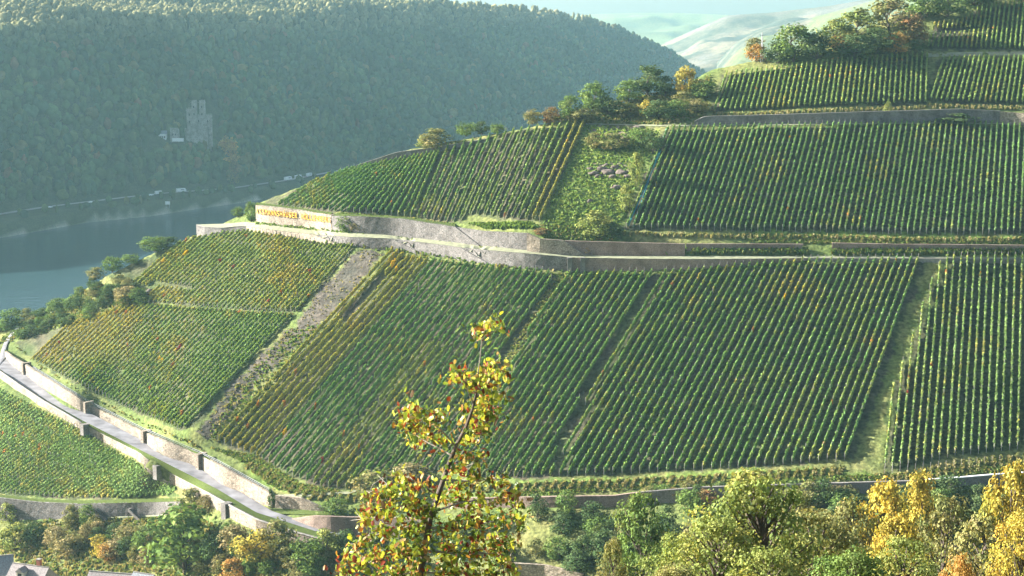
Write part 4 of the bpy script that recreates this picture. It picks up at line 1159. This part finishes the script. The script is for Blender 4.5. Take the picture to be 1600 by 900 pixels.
thicket([(800,812),(960,806),(1100,800),(1300,790),(1600,780),(1600,850),(1300,880),(1000,890),(920,895),(820,880)], 85, ['dark','green','dark','olive','dark'], (30, 60), (26, 48), "bush in the shaded hollow below the large lower slope", "bushes of the shaded hollow")
thicket([(540,840),(800,820),(800,900),(560,900)], 16, ['dark','olive','green'], (30, 50), (26, 40), "bush in the hollow behind the foreground sapling", "bushes behind the sapling")
thicket([(1000,768),(1100,764),(1330,770),(1440,768),(1440,776),(1200,788),(1000,790)], 16, ['olive','dark','rust','green'], (24, 44), (14, 24), "shrub against the dark wall below the large lower slope", "shrubs against the lower dark wall")

# nearer trees rising from the camera's own slope
def near_tree(px, pyt, wpx, d, kind, label, big=2, shrub=False, group=None):
    p = P(px, pyt, d); zb = float(near_z(p[0], p[1])); h = p[2] - zb
    return plant((p[0], p[1], zb), wpx * d / F * 1.15, h * 1.01, kind, label, shrub, big, group)
NT = [(1185,728,215,74,'lime',"tall yellow green tree rising highest at the bottom right"),
      (1120,800,190,70,'lime',"yellow green tree just left of the tallest bottom right one"),
      (1270,790,200,80,'olive',"olive tree just right of the tallest bottom right one"),
      (1005,762,110,215,'green',"light green tree left of the tallest bottom right tree"),
      (1060,830,120,110,'lime',"small yellow green tree below the light green one"),
      (1385,742,110,190,'yellow',"yellow tree beneath the dark grass gap"),
      (1440,730,96,200,'yellow',"golden topped tree right beside the yellow one"),
      (1405,795,90,150,'yellow',"smaller yellow tree in front of the two golden topped ones"),
      (1330,775,100,190,'olive',"olive tree left of the yellow group"),
      (1485,770,120,170,'olive',"olive brown tree between the golden tree and the right edge"),
      (1585,716,110,150,'yellow',"bright yellow tree at the right picture edge"),
      (1600,790,100,120,'yellow',"lower yellow tree at the right picture edge"),
      (1540,800,110,140,'olive',"dull olive tree left of the bright yellow right edge tree"),
      (1415,835,170,66,'lime',"leafy yellow green tree at the bottom below the orange one"),
      (1330,850,170,60,'green',"green leafy tree at the bottom edge right of centre"),
      (960,835,60,90,'olive',"slim olive brown tree at the bottom right of the sapling"),
      (1500,862,90,36,'orange',"near orange leaved branch top at the bottom right"),
      (1200,850,180,56,'lime',"near yellow green tree top at the bottom edge below the tallest one"),
      (1060,880,140,60,'olive',"near olive tree top at the bottom edge left of the tallest tree"),
      (1250,760,90,230,'olive',"olive bushy tree behind the tallest bottom right one")]
for t in NT: near_tree(t[0], t[1], t[2], t[3], t[4], t[5], 2 if t[3] < 130 else 1)

# ------------------------------------------------------------------ grass and low growth
GV, GC = [], []
def tufts(poly, n, h, cols, width=0.25, dens=None, lean=0.3, pts=None):
    if pts is None:
        xs = [p[0] for p in poly]; ys = [p[1] for p in poly]
        x = rng.uniform(min(xs), max(xs), n * 3); y = rng.uniform(min(ys), max(ys), n * 3)
        m = inpoly(x, y, poly); x, y = x[m][:n], y[m][:n]
    else: x, y = pts
    g = G(x, y); N = len(x); c = np.array(cols)[rng.integers(0, len(cols), N)] * rng.uniform(.7, 1.3, (N, 1))
    for k in range(3):
        a = rng.uniform(0, 6.28, N); u = np.stack([np.cos(a), np.sin(a), 0 * a], -1) * width * rng.uniform(.6, 1.4, (N, 1)); up = np.stack([rng.normal(0, lean, N), rng.normal(0, lean, N), np.ones(N)], -1) * h * rng.uniform(.5, 1.3, (N, 1))
        o = g + rng.normal(0, .25, (N, 3)) * np.array((1, 1, 0.2)); V = np.stack([o - u, o + u, o + u * .6 + up, o - u * .7 + up * .9], 1); GV.append(V.reshape(-1, 3)); GC.append(np.repeat(c, 4, 0))
G1 = [(0.12, 0.16, 0.045), (0.17, 0.17, 0.06), (0.22, 0.19, 0.08), (0.09, 0.13, 0.04)]
G2 = [(0.12, 0.19, 0.04), (0.10, 0.15, 0.035)]
G3 = [(0.26, 0.22, 0.11), (0.20, 0.17, 0.08), (0.13, 0.14, 0.05)]
tufts(GPOLY_WILD, 3800, 0.5, [(0.15, 0.23, 0.06), (0.21, 0.26, 0.075), (0.11, 0.17, 0.045)], 0.35)
tufts(GPOLY_BARE, 700, 0.4, G3, 0.25)
tufts([(372,600),(455,512),(505,508),(440,585),(350,690),(320,690)], 650, 0.5, G2 + G1, 0.4)
tufts([(868,430),(886,430),(805,560),(772,625),(760,612),(788,560)], 1200, 0.5, G1 + [(0.25, 0.25, 0.09)], 0.3)
tufts([(400,712),(470,756),(540,768),(500,775),(430,765),(375,720),(330,700)], 1500, 0.5, G1 + G2, 0.3)
tufts([(800,768),(1000,757),(1250,746),(1390,742),(1600,722),(1600,735),(1440,748),(1250,753),(1000,765),(800,776)], 3200, 0.4, G2 + G1, 0.3)
tufts([(845,352),(970,360),(968,376),(850,374)], 500, 0.6, G1 + G2, 0.35)
tufts([(1170,371),(1660,374),(1660,382),(1170,380)], 1600, 0.4, G2 + G1, 0.3)
tufts([(20,540),(60,572),(150,627),(230,668),(320,706),(300,690),(200,648),(100,596),(30,545)], 1200, 0.5, G1, 0.3)
tufts([(870,428),(1000,427),(1180,412),(1262,408),(1262,413),(1180,418),(1000,434),(870,434),(700,408),(640,396),(640,402),(720,416)], 900, 0.4, G2 + G1, 0.3)
tufts([(830,190),(870,182),(940,165),(1000,152),(1060,138),(1110,118),(1100,185),(1030,195),(915,193)], 2200, 0.7, G1 + G3, 0.4)
tufts([(236,474),(300,481),(400,488),(460,490),(455,495),(400,493),(300,485),(225,480)], 500, 0.4, G3, 0.25)
tufts([(735,350),(832,349),(842,357),(760,358)], 500, 0.8, G2, 0.35)
tufts([(400,347),(520,360),(560,364),(700,378),(700,381),(520,364),(400,351)], 600, 0.6, G2, 0.3)
tufts([(-20,540),(60,500),(150,445),(225,455),(225,478),(120,505),(40,530)], 1500, 0.8, G1, 0.4)
tufts([(60,815),(300,808),(400,840),(540,860),(540,905),(100,905),(0,870),(0,830)], 3500, 0.8, G1 + G3, 0.45)
tufts([(525,382),(612,388),(649,394),(719,403),(760,413),(888,424),(888,427),(760,416),(649,397),(525,385)], 420, 0.7, G2 + G1, 0.35)
tufts([(523,361),(629,372),(711,380),(754,387),(823,393),(914,401),(914,403),(754,389),(629,374),(523,363)], 420, 0.7, G2 + G1, 0.35)
tufts([(523,333),(629,339),(711,351),(711,354),(629,342),(523,336)], 260, 0.6, G2 + G1, 0.35)
# low vines and ploughed tufts running on below the rows
for y0, y1, x0, x1 in ((391, 398, 920, 1070), (391, 398, 1080, 1260), (391, 398.5, 1300, 1660)):
    tufts([(x0, y0), (x1, y0), (x1, y1), (x0, y1)], int((x1 - x0) * 3.2), 1.0, [(0.07, 0.12, 0.035), (0.12, 0.13, 0.04)], 0.35)
sx, sy = [], []
for r in ROWS:
    if r['key'] in 'ACDEB' and r['b'][1] > r['a'][1]:
        dx, dy = (r['b'][0] - r['a'][0]) / r['l'], (r['b'][1] - r['a'][1]) / r['l']
        if r['key'] == 'A' and (r['b'][1] < 715): continue
        if r['key'] == 'B' and r['b'][1] < 685: continue
        if r['key'] == 'C' and r['b'][1] < 350: continue
        s0, s1 = {'A': (12, 26), 'B': (10, 30), 'C': (7, 13), 'D': (4, 9), 'E': (4, 9)}[r['key']]
        n = 26 if r['key'] in 'AB' else 10
        q = rng.uniform(s0, s1, n); sx.append(r['b'][0] + dx * q + rng.normal(0, .5, n)); sy.append(r['b'][1] + dy * q)
tufts(None, 0, 0.75, G3 + [(0.16, 0.17, 0.06)], 0.3, pts=(np.concatenate(sx), np.concatenate(sy)))
GV = np.concatenate(GV); GC = np.concatenate(GC)
tag(obj("grass_tufts", mesh_np("grass_tufts", GV, quads(len(GV)), GC), M_grass), "grass and weeds on the verges, banks and gully", "grass", kind="stuff")

# netting over the first rows of the wide right field
for k, (xa, ya, xb, yb) in enumerate([(1031,240,980,357), (1040,205,988,357)]):
    L = line([(xa, ya), (xb, yb)], 40); g = G(L[:, 0], L[:, 1]); t = g[-1] - g[0]; sd = np.array([t[1], -t[0], 0]); sd /= np.linalg.norm(sd)
    V = []
    for o_, z in ((-.42, .7), (-.3, 1.3), (-.46, 1.5), (-.40, .65)):
        V.append(g + sd * (o_ * (1 if sd[0] * o_ < 0 else -1)) * -1 + np.array((0, 0, z)) + rng.normal(0, .04, g.shape))
    V = np.stack(V, 1); idx = np.arange(len(g) * 4).reshape(-1, 4)
    FC = np.stack([idx[:-1], np.roll(idx, -1, 1)[:-1], np.roll(idx, -1, 1)[1:], idx[1:]], -1).reshape(-1, 4)
    tag(obj("bird_netting", mesh_np("bird_netting", V.reshape(-1, 3), FC), M_net), ["teal netting on the first vine row beside the gully", "teal netting on the second vine row beside the gully"][k], "netting")

# rocks in the gully
def rock(px, py, wpx, hpx, label, seed, group=None):
    r = np.random.default_rng(seed); d = float(D(px, py)); b = P(px, py, d); s = d / F
    V, Fq = ico(1); V = V * (0.55 + 0.75 * r.random((len(V), 1))); V = np.round(V * 3.1) / 3.1 * 0.6 + V * 0.4
    V = V * np.array((wpx * s / 2, wpx * s / 3, hpx * s / 2)) * 1.05
    o = obj("rock", mesh_np("rock", V, Fq), M_rock); o.location = b + np.array((0, 0, hpx * s * .12)); tag(o, label, "rock", group)
for _k, (_x, _y, _w, _h) in enumerate([(928,272,20,8),(941,266,16,9),(951,271,22,10),(963,263,14,8),(972,271,18,10),(981,277,14,7),(936,276,12,6),(958,277,14,6),(947,259,12,6),(985,268,12,6),(968,257,10,5),(922,265,10,6)]):
    rock(_x, _y, _w, _h, "broken reddish grey rock of the outcrop in the grassy gully", 40 + _k, "rocks of the gully outcrop")
rock(964, 294, 16, 8, "lone pale boulder in the grass below the outcrop", 4)
rock(922, 316, 10, 7, "small grey boulder lower in the gully grass", 5)
rock(1000, 200, 20, 6, "flat rock at the top of the gully under the path", 6)
rock(232, 458, 18, 10, "pinkish rock wall stub beside the river slope thicket", 7)

# ------------------------------------------------------------------ castle across the river
def window_on(parent, c, w_, h_, rz=0.0):
    f = MB().box(c, (w_, 0.3, h_), rz).build("window", M_castle, parent)
    MB().box((c[0] + 0.17 * math.sin(rz), c[1] - 0.17 * math.cos(rz), c[2]), (w_ * .7, 0.06, h_ * .8), rz).build("pane", M_glass, f)
cb = far_hit(316, 226); SCL = (cb[1] * ct - cb[2] * st) / F
cas = empty("castle", cb); tag(cas, "grey stone castle with crenellated towers on the wooded slope across the river", "castle")
def tower(name, dxp, dyp, wpx, hpx, merl=4, rnd=False, dep=None, yoff=0.0, mat=M_castle, base=8):
    """dxp: centre offset in px from castle foot; dyp: top above foot in px"""
    w_ = wpx * SCL; top = dyp * SCL; h = hpx * SCL + base; dpt = dep or w_
    mb = MB(); cx = dxp * SCL
    if rnd: mb.tube([(cx, yoff, top - h), (cx, yoff, top - 1.8), (cx, yoff, top - 1.7), (cx, yoff, top)], [w_ / 2, w_ / 2, w_ / 2 + .35, w_ / 2 + .35], 12)
    else: mb.box((cx, yoff, top - h / 2), (w_, dpt, h)); mb.box((cx, yoff, top - 0.7), (w_ + .7, dpt + .7, 0.8))
    o = mb.build(name, mat, cas)
    for k in range(merl):
        x = cx - w_ / 2 + w_ * (k + .5) / merl
        for ys in (-1, 1):
            yy = yoff + ys * dpt * (.5 if not rnd else .5 * math.sqrt(max(0.05, 1 - ((x - cx) / (w_ / 2)) ** 2)))
            MB().box((x, yy, top + .75), (w_ / merl * .55, .6, 1.5)).build("merlon", mat, o)
    return o, cx, top, dpt, yoff
tl = [tower("tower", -10, 67, 7.5, 50, 3, False, 5.5, -1.5), tower("tower", 2.3, 67, 8, 50, 3, False, 6, -1.0),
      tower("residential_block", -18, 55, 9, 50, 4, False, 8, 2.0), tower("residential_block", -4, 45, 6, 40, 3, False, 8, 2.5), tower("residential_block", 10.5, 45, 9, 45, 4, False, 8, 1.0),
      tower("curtain_wall", -4, 27, 30, 24, 12, False, 3, -4.5), tower("bastion", 14.5, 40, 6, 30, 3, True, None, -3.5), tower("bastion", -20, 24, 9, 18, 4, True, None, -6.0)]
for o, cx, top, dpt, yo in tl[:5]:
    for dz in (5, 12):
        window_on(o, (cx, yo - dpt / 2 - .1, top - dz), 1.5, 2.6)
tag(cas)
low = far_hit(262, 219); gate = empty("castle_gatehouse", low); tag(gate, "low pale outbuildings left of the castle towers", "building")
s2 = SCL
m = MB().box((-10.5 * s2, 0, 5 * s2), (18 * s2, 6, 10 * s2)).build("white_wing", M_white, gate); MB().gable((-10.5 * s2, 0, 10 * s2), 18 * s2, 6, 3, 0, .4).build("roof", M_slate, gate)
for k in range(6): window_on(m, ((-17.5 + 2.8 * k) * s2, -3.1, 5 * s2), 1.2, 2.2)
m = MB().box((11 * s2, 1, 7 * s2), (12 * s2, 7, 20 * s2)).build("square_tower", M_castle, gate)
for k in range(5): MB().box(((6 + 2.5 * k) * s2, -2.4, 17 * s2 + .7), (1.6, .6, 1.4)).build("merlon", M_castle, m)
window_on(m, (9 * s2, -2.6, 9 * s2), 1.2, 2.2); window_on(m, (13 * s2, -2.6, 9 * s2), 1.2, 2.2)
MB().box((-28 * s2, -3, 0.5 * s2), (20 * s2, 1.2, 4 * s2)).build("terrace_wall", M_white, gate)
MB().box((17 * s2, -4, 1 * s2), (17 * s2, 1.4, 5 * s2)).build("terrace_wall", M_white, gate)
r_ = np.random.default_rng(9)
V, Fq = ico(2); V = V * (0.75 + 0.4 * r_.random((len(V), 1))) * np.array((17, 9, 19)); o = obj("castle_crag", mesh_np("castle_crag", V, Fq), M_rock); o.location = cb + np.array((0, 4, -16)); tag(o, "grey rock crag carrying the castle", "rock")
oq = far_hit(358, 262); plant(oq, 26, 30, 'orange', "big orange brown tree right of the castle crag", False, 0)
oq = far_hit(366, 290); plant(oq, 18, 24, 'rust', "rust brown tree above the river road below the castle", False, 0)

# vehicles and sign on the far bank
def vehicle(px, py, L, H, W, box, label, group, rz=None, mat=M_white):
    p = P(px, py, float(zd(px, py, -169.0))); i = np.argmin(np.abs(ROADP[:, 1] - p[1])); 
    t = ROADP[min(i + 1, len(ROADP) - 1)] - ROADP[max(i - 1, 0)]; rz = math.atan2(t[1], t[0])
    p[2] = -169.05
    root = empty("parked_camper" if box else "car", p, rz); tag(root, label, "camper van" if box else "car", group)
    mb = MB()
    if box:
        mb.box((-.3, 0, .5 + H / 2), (L - .6, W, H)); mb.box((L / 2 - .5, 0, .5 + H * .3), (1.6, W * .96, H * .6))
    else:
        mb.box((0, 0, .55), (L, W, .6)); mb.gable((-.2, 0, .85), L * .55, W * 1.6, .65); 
    mb.build("body", mat, root)
    MB().box((L * .1, -W / 2 - .02, .5 + H * .62), (L * .35, .04, H * .22)).build("window", M_glass, root)
    MB().box((L * .1, W / 2 + .02, .5 + H * .62), (L * .35, .04, H * .22)).build("window", M_glass, root)
    for sx in (-.32, .32):
        for sy in (-.46, .46):
            MB().tube([(L * sx, W * sy - .1, .34), (L * sx, W * sy + .1, .34)], [.34, .34], 10).build("wheel", M_tyre, root)
vehicle(283, 300, 9, 2.9, 2.4, True, "longest white camper on the river road below the castle", None)
vehicle(248, 303.5, 7, 2.6, 2.3, True, "white camper on the river road left of the longest one", None)
vehicle(236, 305.5, 4.5, 1.5, 1.8, False, "pale car just left of the white camper", None)
vehicle(78, 324.5, 5, 1.6, 1.8, False, "pale car alone on the left part of the river road", None)
vehicle(143, 316.5, 5, 1.6, 1.8, False, "pale car between the campers and the lone car", None)
vehicle(450, 281.5, 10, 3.0, 2.5, True, "white camper at the right end of the river road, nearest the castle lane", None)
vehicle(466, 279, 9, 3.0, 2.5, True, "white camper second from the right end of the river road", None)
vehicle(483, 275.5, 8, 2.8, 2.4, True, "rightmost white camper where the river road meets the vineyard outline", None)
p = P(262, 321, float(zd(262, 321, -172))); sg = empty("shore_sign", (p[0], p[1], -174)); tag(sg, "white square sign board on the far river shore", "sign")
MB().box((0, 0, 4.2), (4.2, .2, 2.8)).build("panel", M_white, sg)
for sx in (-1.5, 1.5): MB().box((sx, .2, 1.5), (.25, .25, 4)).build("post", M_metal, sg)

# ------------------------------------------------------------------ village roofs at the bottom left
def house(px, py_ridge, wpx, deep, hroof, d, rz, roofmat, label, chim=True, dormer=False):
    p = P(px, py_ridge, d); s = d / F; Lh = wpx * s; hb = 6.0
    z0 = p[2] - hroof - hb
    root = empty("house", (p[0], p[1], z0), rz); tag(root, label, "house")
    wl = MB().box((0, 0, hb / 2), (Lh, deep, hb)).build("wall", M_render_wall, root)
    rf = MB(); rf.gable((0, 0, hb), Lh, deep, hroof, 0, .5); rf = rf.build("roof", roofmat, root)
    MB().box((0, 0, hb + hroof + .05), (Lh + 1, .3, .2)).build("ridge_cap", M_coping, rf)
    for k in range(3):
        f = MB().box((-Lh / 3 + Lh / 3 * k, -deep / 2 - .03, 3.5), (1.2, .16, 1.6)).build("window", M_white, root); MB().box((-Lh / 3 + Lh / 3 * k, -deep / 2 - .13, 3.5), (.95, .05, 1.3)).build("pane", M_glass, f)
    if chim:
        c_ = MB().box((Lh * .22, .5, hb + hroof + .5), (1.1, 1.0, 2.6)).build("chimney", M_brick, root); MB().box((Lh * .22, .5, hb + hroof + 1.88), (1.3, 1.2, .16)).build("chimney_cap", M_coping, c_)
    if dormer:
        dm = MB().box((-Lh * .1, -deep * .28, hb + hroof * .55), (2.2, 2.4, 2.0)).build("dormer", M_render_wall, root)
        MB().gable((-Lh * .1, -deep * .28, hb + hroof * .55 + 1.0), 2.6, 2.6, 1.2, math.pi / 2, .15).build("dormer_roof", roofmat, dm)
        MB().box((-Lh * .1, -deep * .28 - 1.22, hb + hroof * .55), (1.3, .06, 1.3)).build("dormer_window", M_glass, dm)
    return root
house(-8, 869, 50, 9, 4.5, 478, 0.3, M_slate, "slate roofed house cut off by the left picture edge", False)
house(48, 883, 62, 9, 4.5, 462, -0.35, M_roof_brown, "house with red brick chimney and dormer at the bottom left", True, True)
house(180, 895, 82, 9, 4.0, 452, -0.2, M_roof_brown, "long grey brown roofed house at the bottom edge below the thicket", False)
house(225, 896, 34, 7, 3.0, 446, -0.4, M_slate, "small slate house with pale verge right of the long roof", False)

# ------------------------------------------------------------------ foreground sapling
DT = 22.0; PM = F / DT                     # pixels per metre at the sapling
def SP(px, py, dz=0.0): return P(px, py, DT + dz)
troot_p = P(655, 905, DT); zb = float(near_z(troot_p[0], troot_p[1]))
sap = empty("autumn_sapling", (troot_p[0], troot_p[1], zb)); tag(sap, "foreground oak sapling with yellow, green and red autumn leaves at bottom centre", "tree")
org = np.array(sap.location)
def limb(name, pts, r, n=7):
    mb = MB(); q = [tuple(np.array(p) - org) for p in pts]; mb.tube(q, list(np.linspace(r[0], r[1], len(q))), n); return mb.build(name, M_bark_pale if r[0] < .02 else M_bark, sap)
trunk_px = [(655,905),(663,860),(672,810),(684,775),(698,735),(712,698),(728,668),(738,640),(744,615),(746,590)]
tpts = [np.array((org[0] - .02, org[1], zb - .3)), np.array((org[0], org[1], (zb + troot_p[2]) / 2))] + [SP(*p) for p in trunk_px]
limb("trunk", tpts, (0.055, 0.012), 8)
BR = [  # (polyline px, depth at the tip, start radius, leaf clusters along)
 ([(746,590),(750,562),(752,540),(756,525)], 0.0, .010, [(745,514,14),(762,510,15),(778,508,12),(752,524,10)]),
 ([(742,625),(752,600),(764,585),(772,572)], .2, .012, [(768,568,14),(755,590,18),(775,590,18),(785,582,12)]),
 ([(740,632),(730,608),(722,590),(715,582)], -.2, .012, [(718,585,16),(708,590,10),(735,600,16)]),
 ([(744,615),(730,600),(716,592),(702,578),(690,565)], -.3, .008, []),
 ([(738,640),(755,635),(770,625),(780,612)], .3, .012, [(760,625,20),(778,620,15),(748,640,18),(770,640,16)]),
 ([(735,650),(760,660),(776,650),(800,640)], .4, .009, [(758,655,16),(745,670,16)]),
 ([(728,668),(745,680),(760,676)], .3, .012, [(745,672,18),(732,690,14),(760,672,10)]),
 ([(712,698),(690,672),(668,655),(650,645)], -.5, .016, [(650,642,20),(632,652,14),(668,655,16),(640,665,16),(660,670,18),(690,650,12),(625,662,8)]),
 ([(706,712),(685,700),(665,690),(650,680)], .4, .012, [(672,682,16),(655,690,14),(690,690,14)]),
 ([(698,735),(720,720),(745,715),(762,720)], .5, .014, [(730,715,16),(750,712,12),(715,735,18)]),
 ([(692,750),(735,752),(775,748),(790,752)], .4, .014, [(740,745,16),(765,750,14),(785,752,12),(715,755,16)]),
 ([(684,775),(655,755),(625,745),(600,745)], -.6, .018, [(630,750,18),(605,762,16),(655,760,18),(615,775,18),(590,770,10),(575,775,8)]),
 ([(680,790),(640,790),(600,790),(572,800)], -.2, .018, [(640,785,22),(610,795,20),(580,800,18),(565,812,12),(660,800,22)]),
 ([(676,800),(720,785),(760,780),(800,778)], .5, .018, [(720,780,20),(750,785,20),(780,782,18),(800,775,14),(815,790,10),(690,775,22)]),
 ([(672,815),(630,825),(590,835),(560,845)], .1, .018, [(640,825,24),(605,830,22),(575,840,20),(555,852,14),(540,870,12)]),
 ([(670,825),(720,825),(770,815),(805,812)], -.4, .018, [(710,820,24),(745,820,22),(780,815,20),(808,805,14),(812,825,10)]),
 ([(666,845),(620,865),(575,880),(535,890)], -.5, .018, [(625,860,26),(590,870,24),(560,882,20),(535,890,14),(650,860,24)]),
 ([(664,860),(710,865),(760,865),(800,862)], .3, .018, [(700,855,26),(740,860,24),(775,858,20),(800,850,14),(790,880,16)]),
 ([(658,890),(620,900),(580,910)], .4, .016, [(620,895,26),(590,905,22),(650,895,26),(555,905,18)]),
 ([(658,895),(710,895),(770,898)], -.3, .016, [(700,890,26),(735,895,26),(770,895,20),(800,890,12)]),
 ([(770,815),(782,832),(778,850)], .5, .008, [(785,840,12),(770,845,14)]),
]
lp_, ls_ = [], []
for pl, dz, r0_, cl in BR:
    n = len(pl); pts = [SP(a, b, dz * k / (n - 1)) for k, (a, b) in enumerate(pl)]
    limb("branch", pts, (r0_, .004), 6)
    for a, b, rr in cl:
        tip = SP(a, b, dz + rng.normal(0, .15)); j = int(np.argmin([np.linalg.norm(tip - q) for q in pts]))
        mid_ = (pts[j] + tip) / 2 + rng.normal(0, .03, 3)
        limb("twig", [pts[j], mid_, tip], (.006, .002), 4)
        k = int(11 + rr * rr / 5.2)
        th = rng.uniform(0, 6.283, k); q = np.abs(rng.normal(0, 0.72, k)) * rr * 1.2; ang_ = rng.uniform(0, 3.14); ex_ = rng.uniform(0.55, 0.9)
        for m_ in range(3):
            e_ = SP(a + rng.normal(0, rr * .8), b + rng.normal(0, rr * .7), dz + rng.normal(0, .2)); limb("twig", [mid_ * .3 + tip * .7, e_], (.004, .0015), 4)
        for t_, u_ in zip(th, q):
            xx, yy = u_ * math.cos(t_) * 1.15, u_ * math.sin(t_) * ex_
            lp_.append(SP(a + xx * math.cos(ang_) - yy * math.sin(ang_), b + xx * math.sin(ang_) * .8 + yy * math.cos(ang_), dz + rng.normal(0, .25)))
for k_ in range(150):
    t_ = rng.uniform(0.05, 1); i_ = np.interp(t_, np.linspace(0, 1, len(trunk_px)), np.arange(len(trunk_px))); j_ = int(min(i_, len(trunk_px) - 2)); f_ = i_ - j_
    x_ = trunk_px[j_][0] * (1 - f_) + trunk_px[j_ + 1][0] * f_; y_ = trunk_px[j_][1] * (1 - f_) + trunk_px[j_ + 1][1] * f_
    lp_.append(SP(x_ + rng.normal(0, 12), y_ + rng.normal(0, 8), rng.normal(-.1, .2)))
lp_ = np.array(lp_)
def leaf_geo(seed):
    r = np.random.default_rng(seed)
    prof = [(0, .03), (.12, .10), (.22, .26), (.32, .20), (.45, .32), (.56, .20), (.68, .34), (.80, .20), (.90, .22), (1.0, 0.02)]
    fold = r.uniform(.12, .3); curl = r.uniform(-.2, .25)
    V, Fq = [], []
    for x, w_ in prof:
        z = curl * (x - .4) ** 2; w2 = w_ * r.uniform(.85, 1.1)
        V += [(x - .5, -w2, z + fold * w2), (x - .5, 0, z), (x - .5, w2, z + fold * w2)]
    for i in range(len(prof) - 1):
        a = i * 3; Fq += [(a, a + 1, a + 4, a + 3), (a + 1, a + 2, a + 5, a + 4)]
    return np.array(V), np.array(Fq)
LG = [leaf_geo(s) for s in range(3)]
LCOL = [(0.36, 0.35, 0.05), (0.22, 0.28, 0.05), (0.13, 0.19, 0.04), (0.075, 0.11, 0.03), (0.28, 0.14, 0.04), (0.20, 0.045, 0.025), (0.36, 0.25, 0.10), (0.09, 0.055, 0.03)]
LP = np.array([.17, .20, .16, .13, .11, .10, .07, .06])
lmats = [leafmat("oak_leaf_tint", 0.35, False, c_, 0.015) for c_ in LCOL]
lme = {}
from mathutils import Euler, Matrix
order = np.argsort(np.linalg.norm(lp_, axis=1)); lsz = rng.uniform(.05, .104, len(lp_))
order = np.argsort(-lsz / np.linalg.norm(lp_, axis=1))
FV, FF, FCc, off_ = [], [], [], 0
for rank, i in enumerate(order):
    g = int(rng.integers(3)); ci = int(rng.choice(len(LCOL), p=LP / LP.sum()))
    hz = np.clip((lp_[i][2] - SP(700, 900)[2]) / 3, 0, 1)
    if ci in (2, 3) and rng.random() < .35 * hz: ci = 0
    e = Euler((rng.normal(0, 1.0), rng.normal(.25, .9), rng.uniform(0, 6.28)))
    if rank < 300:
        if (g, ci) not in lme:
            lme[(g, ci)] = mesh_np("leaf", LG[g][0], LG[g][1], None, True); lme[(g, ci)].materials.append(lmats[ci])
        o = obj("leaf", lme[(g, ci)], None, sap); o.location = lp_[i] - org; o.rotation_euler = e; s_ = lsz[i] * 1.12; o.scale = (s_, s_, s_)
    else:
        R = np.array(e.to_matrix()); V = (LG[g][0] * lsz[i]) @ R.T + lp_[i] - org; FV.append(V); FF.append(LG[g][1] + off_); off_ += len(V); FCc.append(np.tile(np.array(LCOL[ci]) * rng.uniform(.75, 1.25), (len(V), 1)))
M_leaf2 = leafmat("sapling_leaves", 0.35, gloss=0.015)
fo = obj("small_leaves", mesh_np("small_leaves", np.concatenate(FV), np.concatenate(FF), np.concatenate(FCc), True), M_leaf2, sap); fo["kind"] = "stuff"
print("sapling leaves", len(lp_))

# ------------------------------------------------------------------ haze over the valley
mb = MB(); x0, x1, y0, y1, z0, z1 = -3300, 3300, -900, 7600, -190, 240
mb.box(((x0 + x1) / 2, (y0 + y1) / 2, (z0 + z1) / 2), (x1 - x0, y1 - y0, z1 - z0))
hm = bpy.data.materials.new("valley_haze"); hm.use_nodes = True; n = hm.node_tree; n.nodes.remove(n.nodes["Principled BSDF"])
pv = n.nodes.new("ShaderNodeVolumePrincipled"); pv.inputs["Color"].default_value = (0.48, 0.84, 0.94, 1); pv.inputs["Density"].default_value = HAZE_DENSITY; pv.inputs["Anisotropy"].default_value = 0.2
n.links.new(pv.outputs[0], n.nodes["Material Output"].inputs["Volume"])
tag(mb.build("haze", hm), kind="stuff")
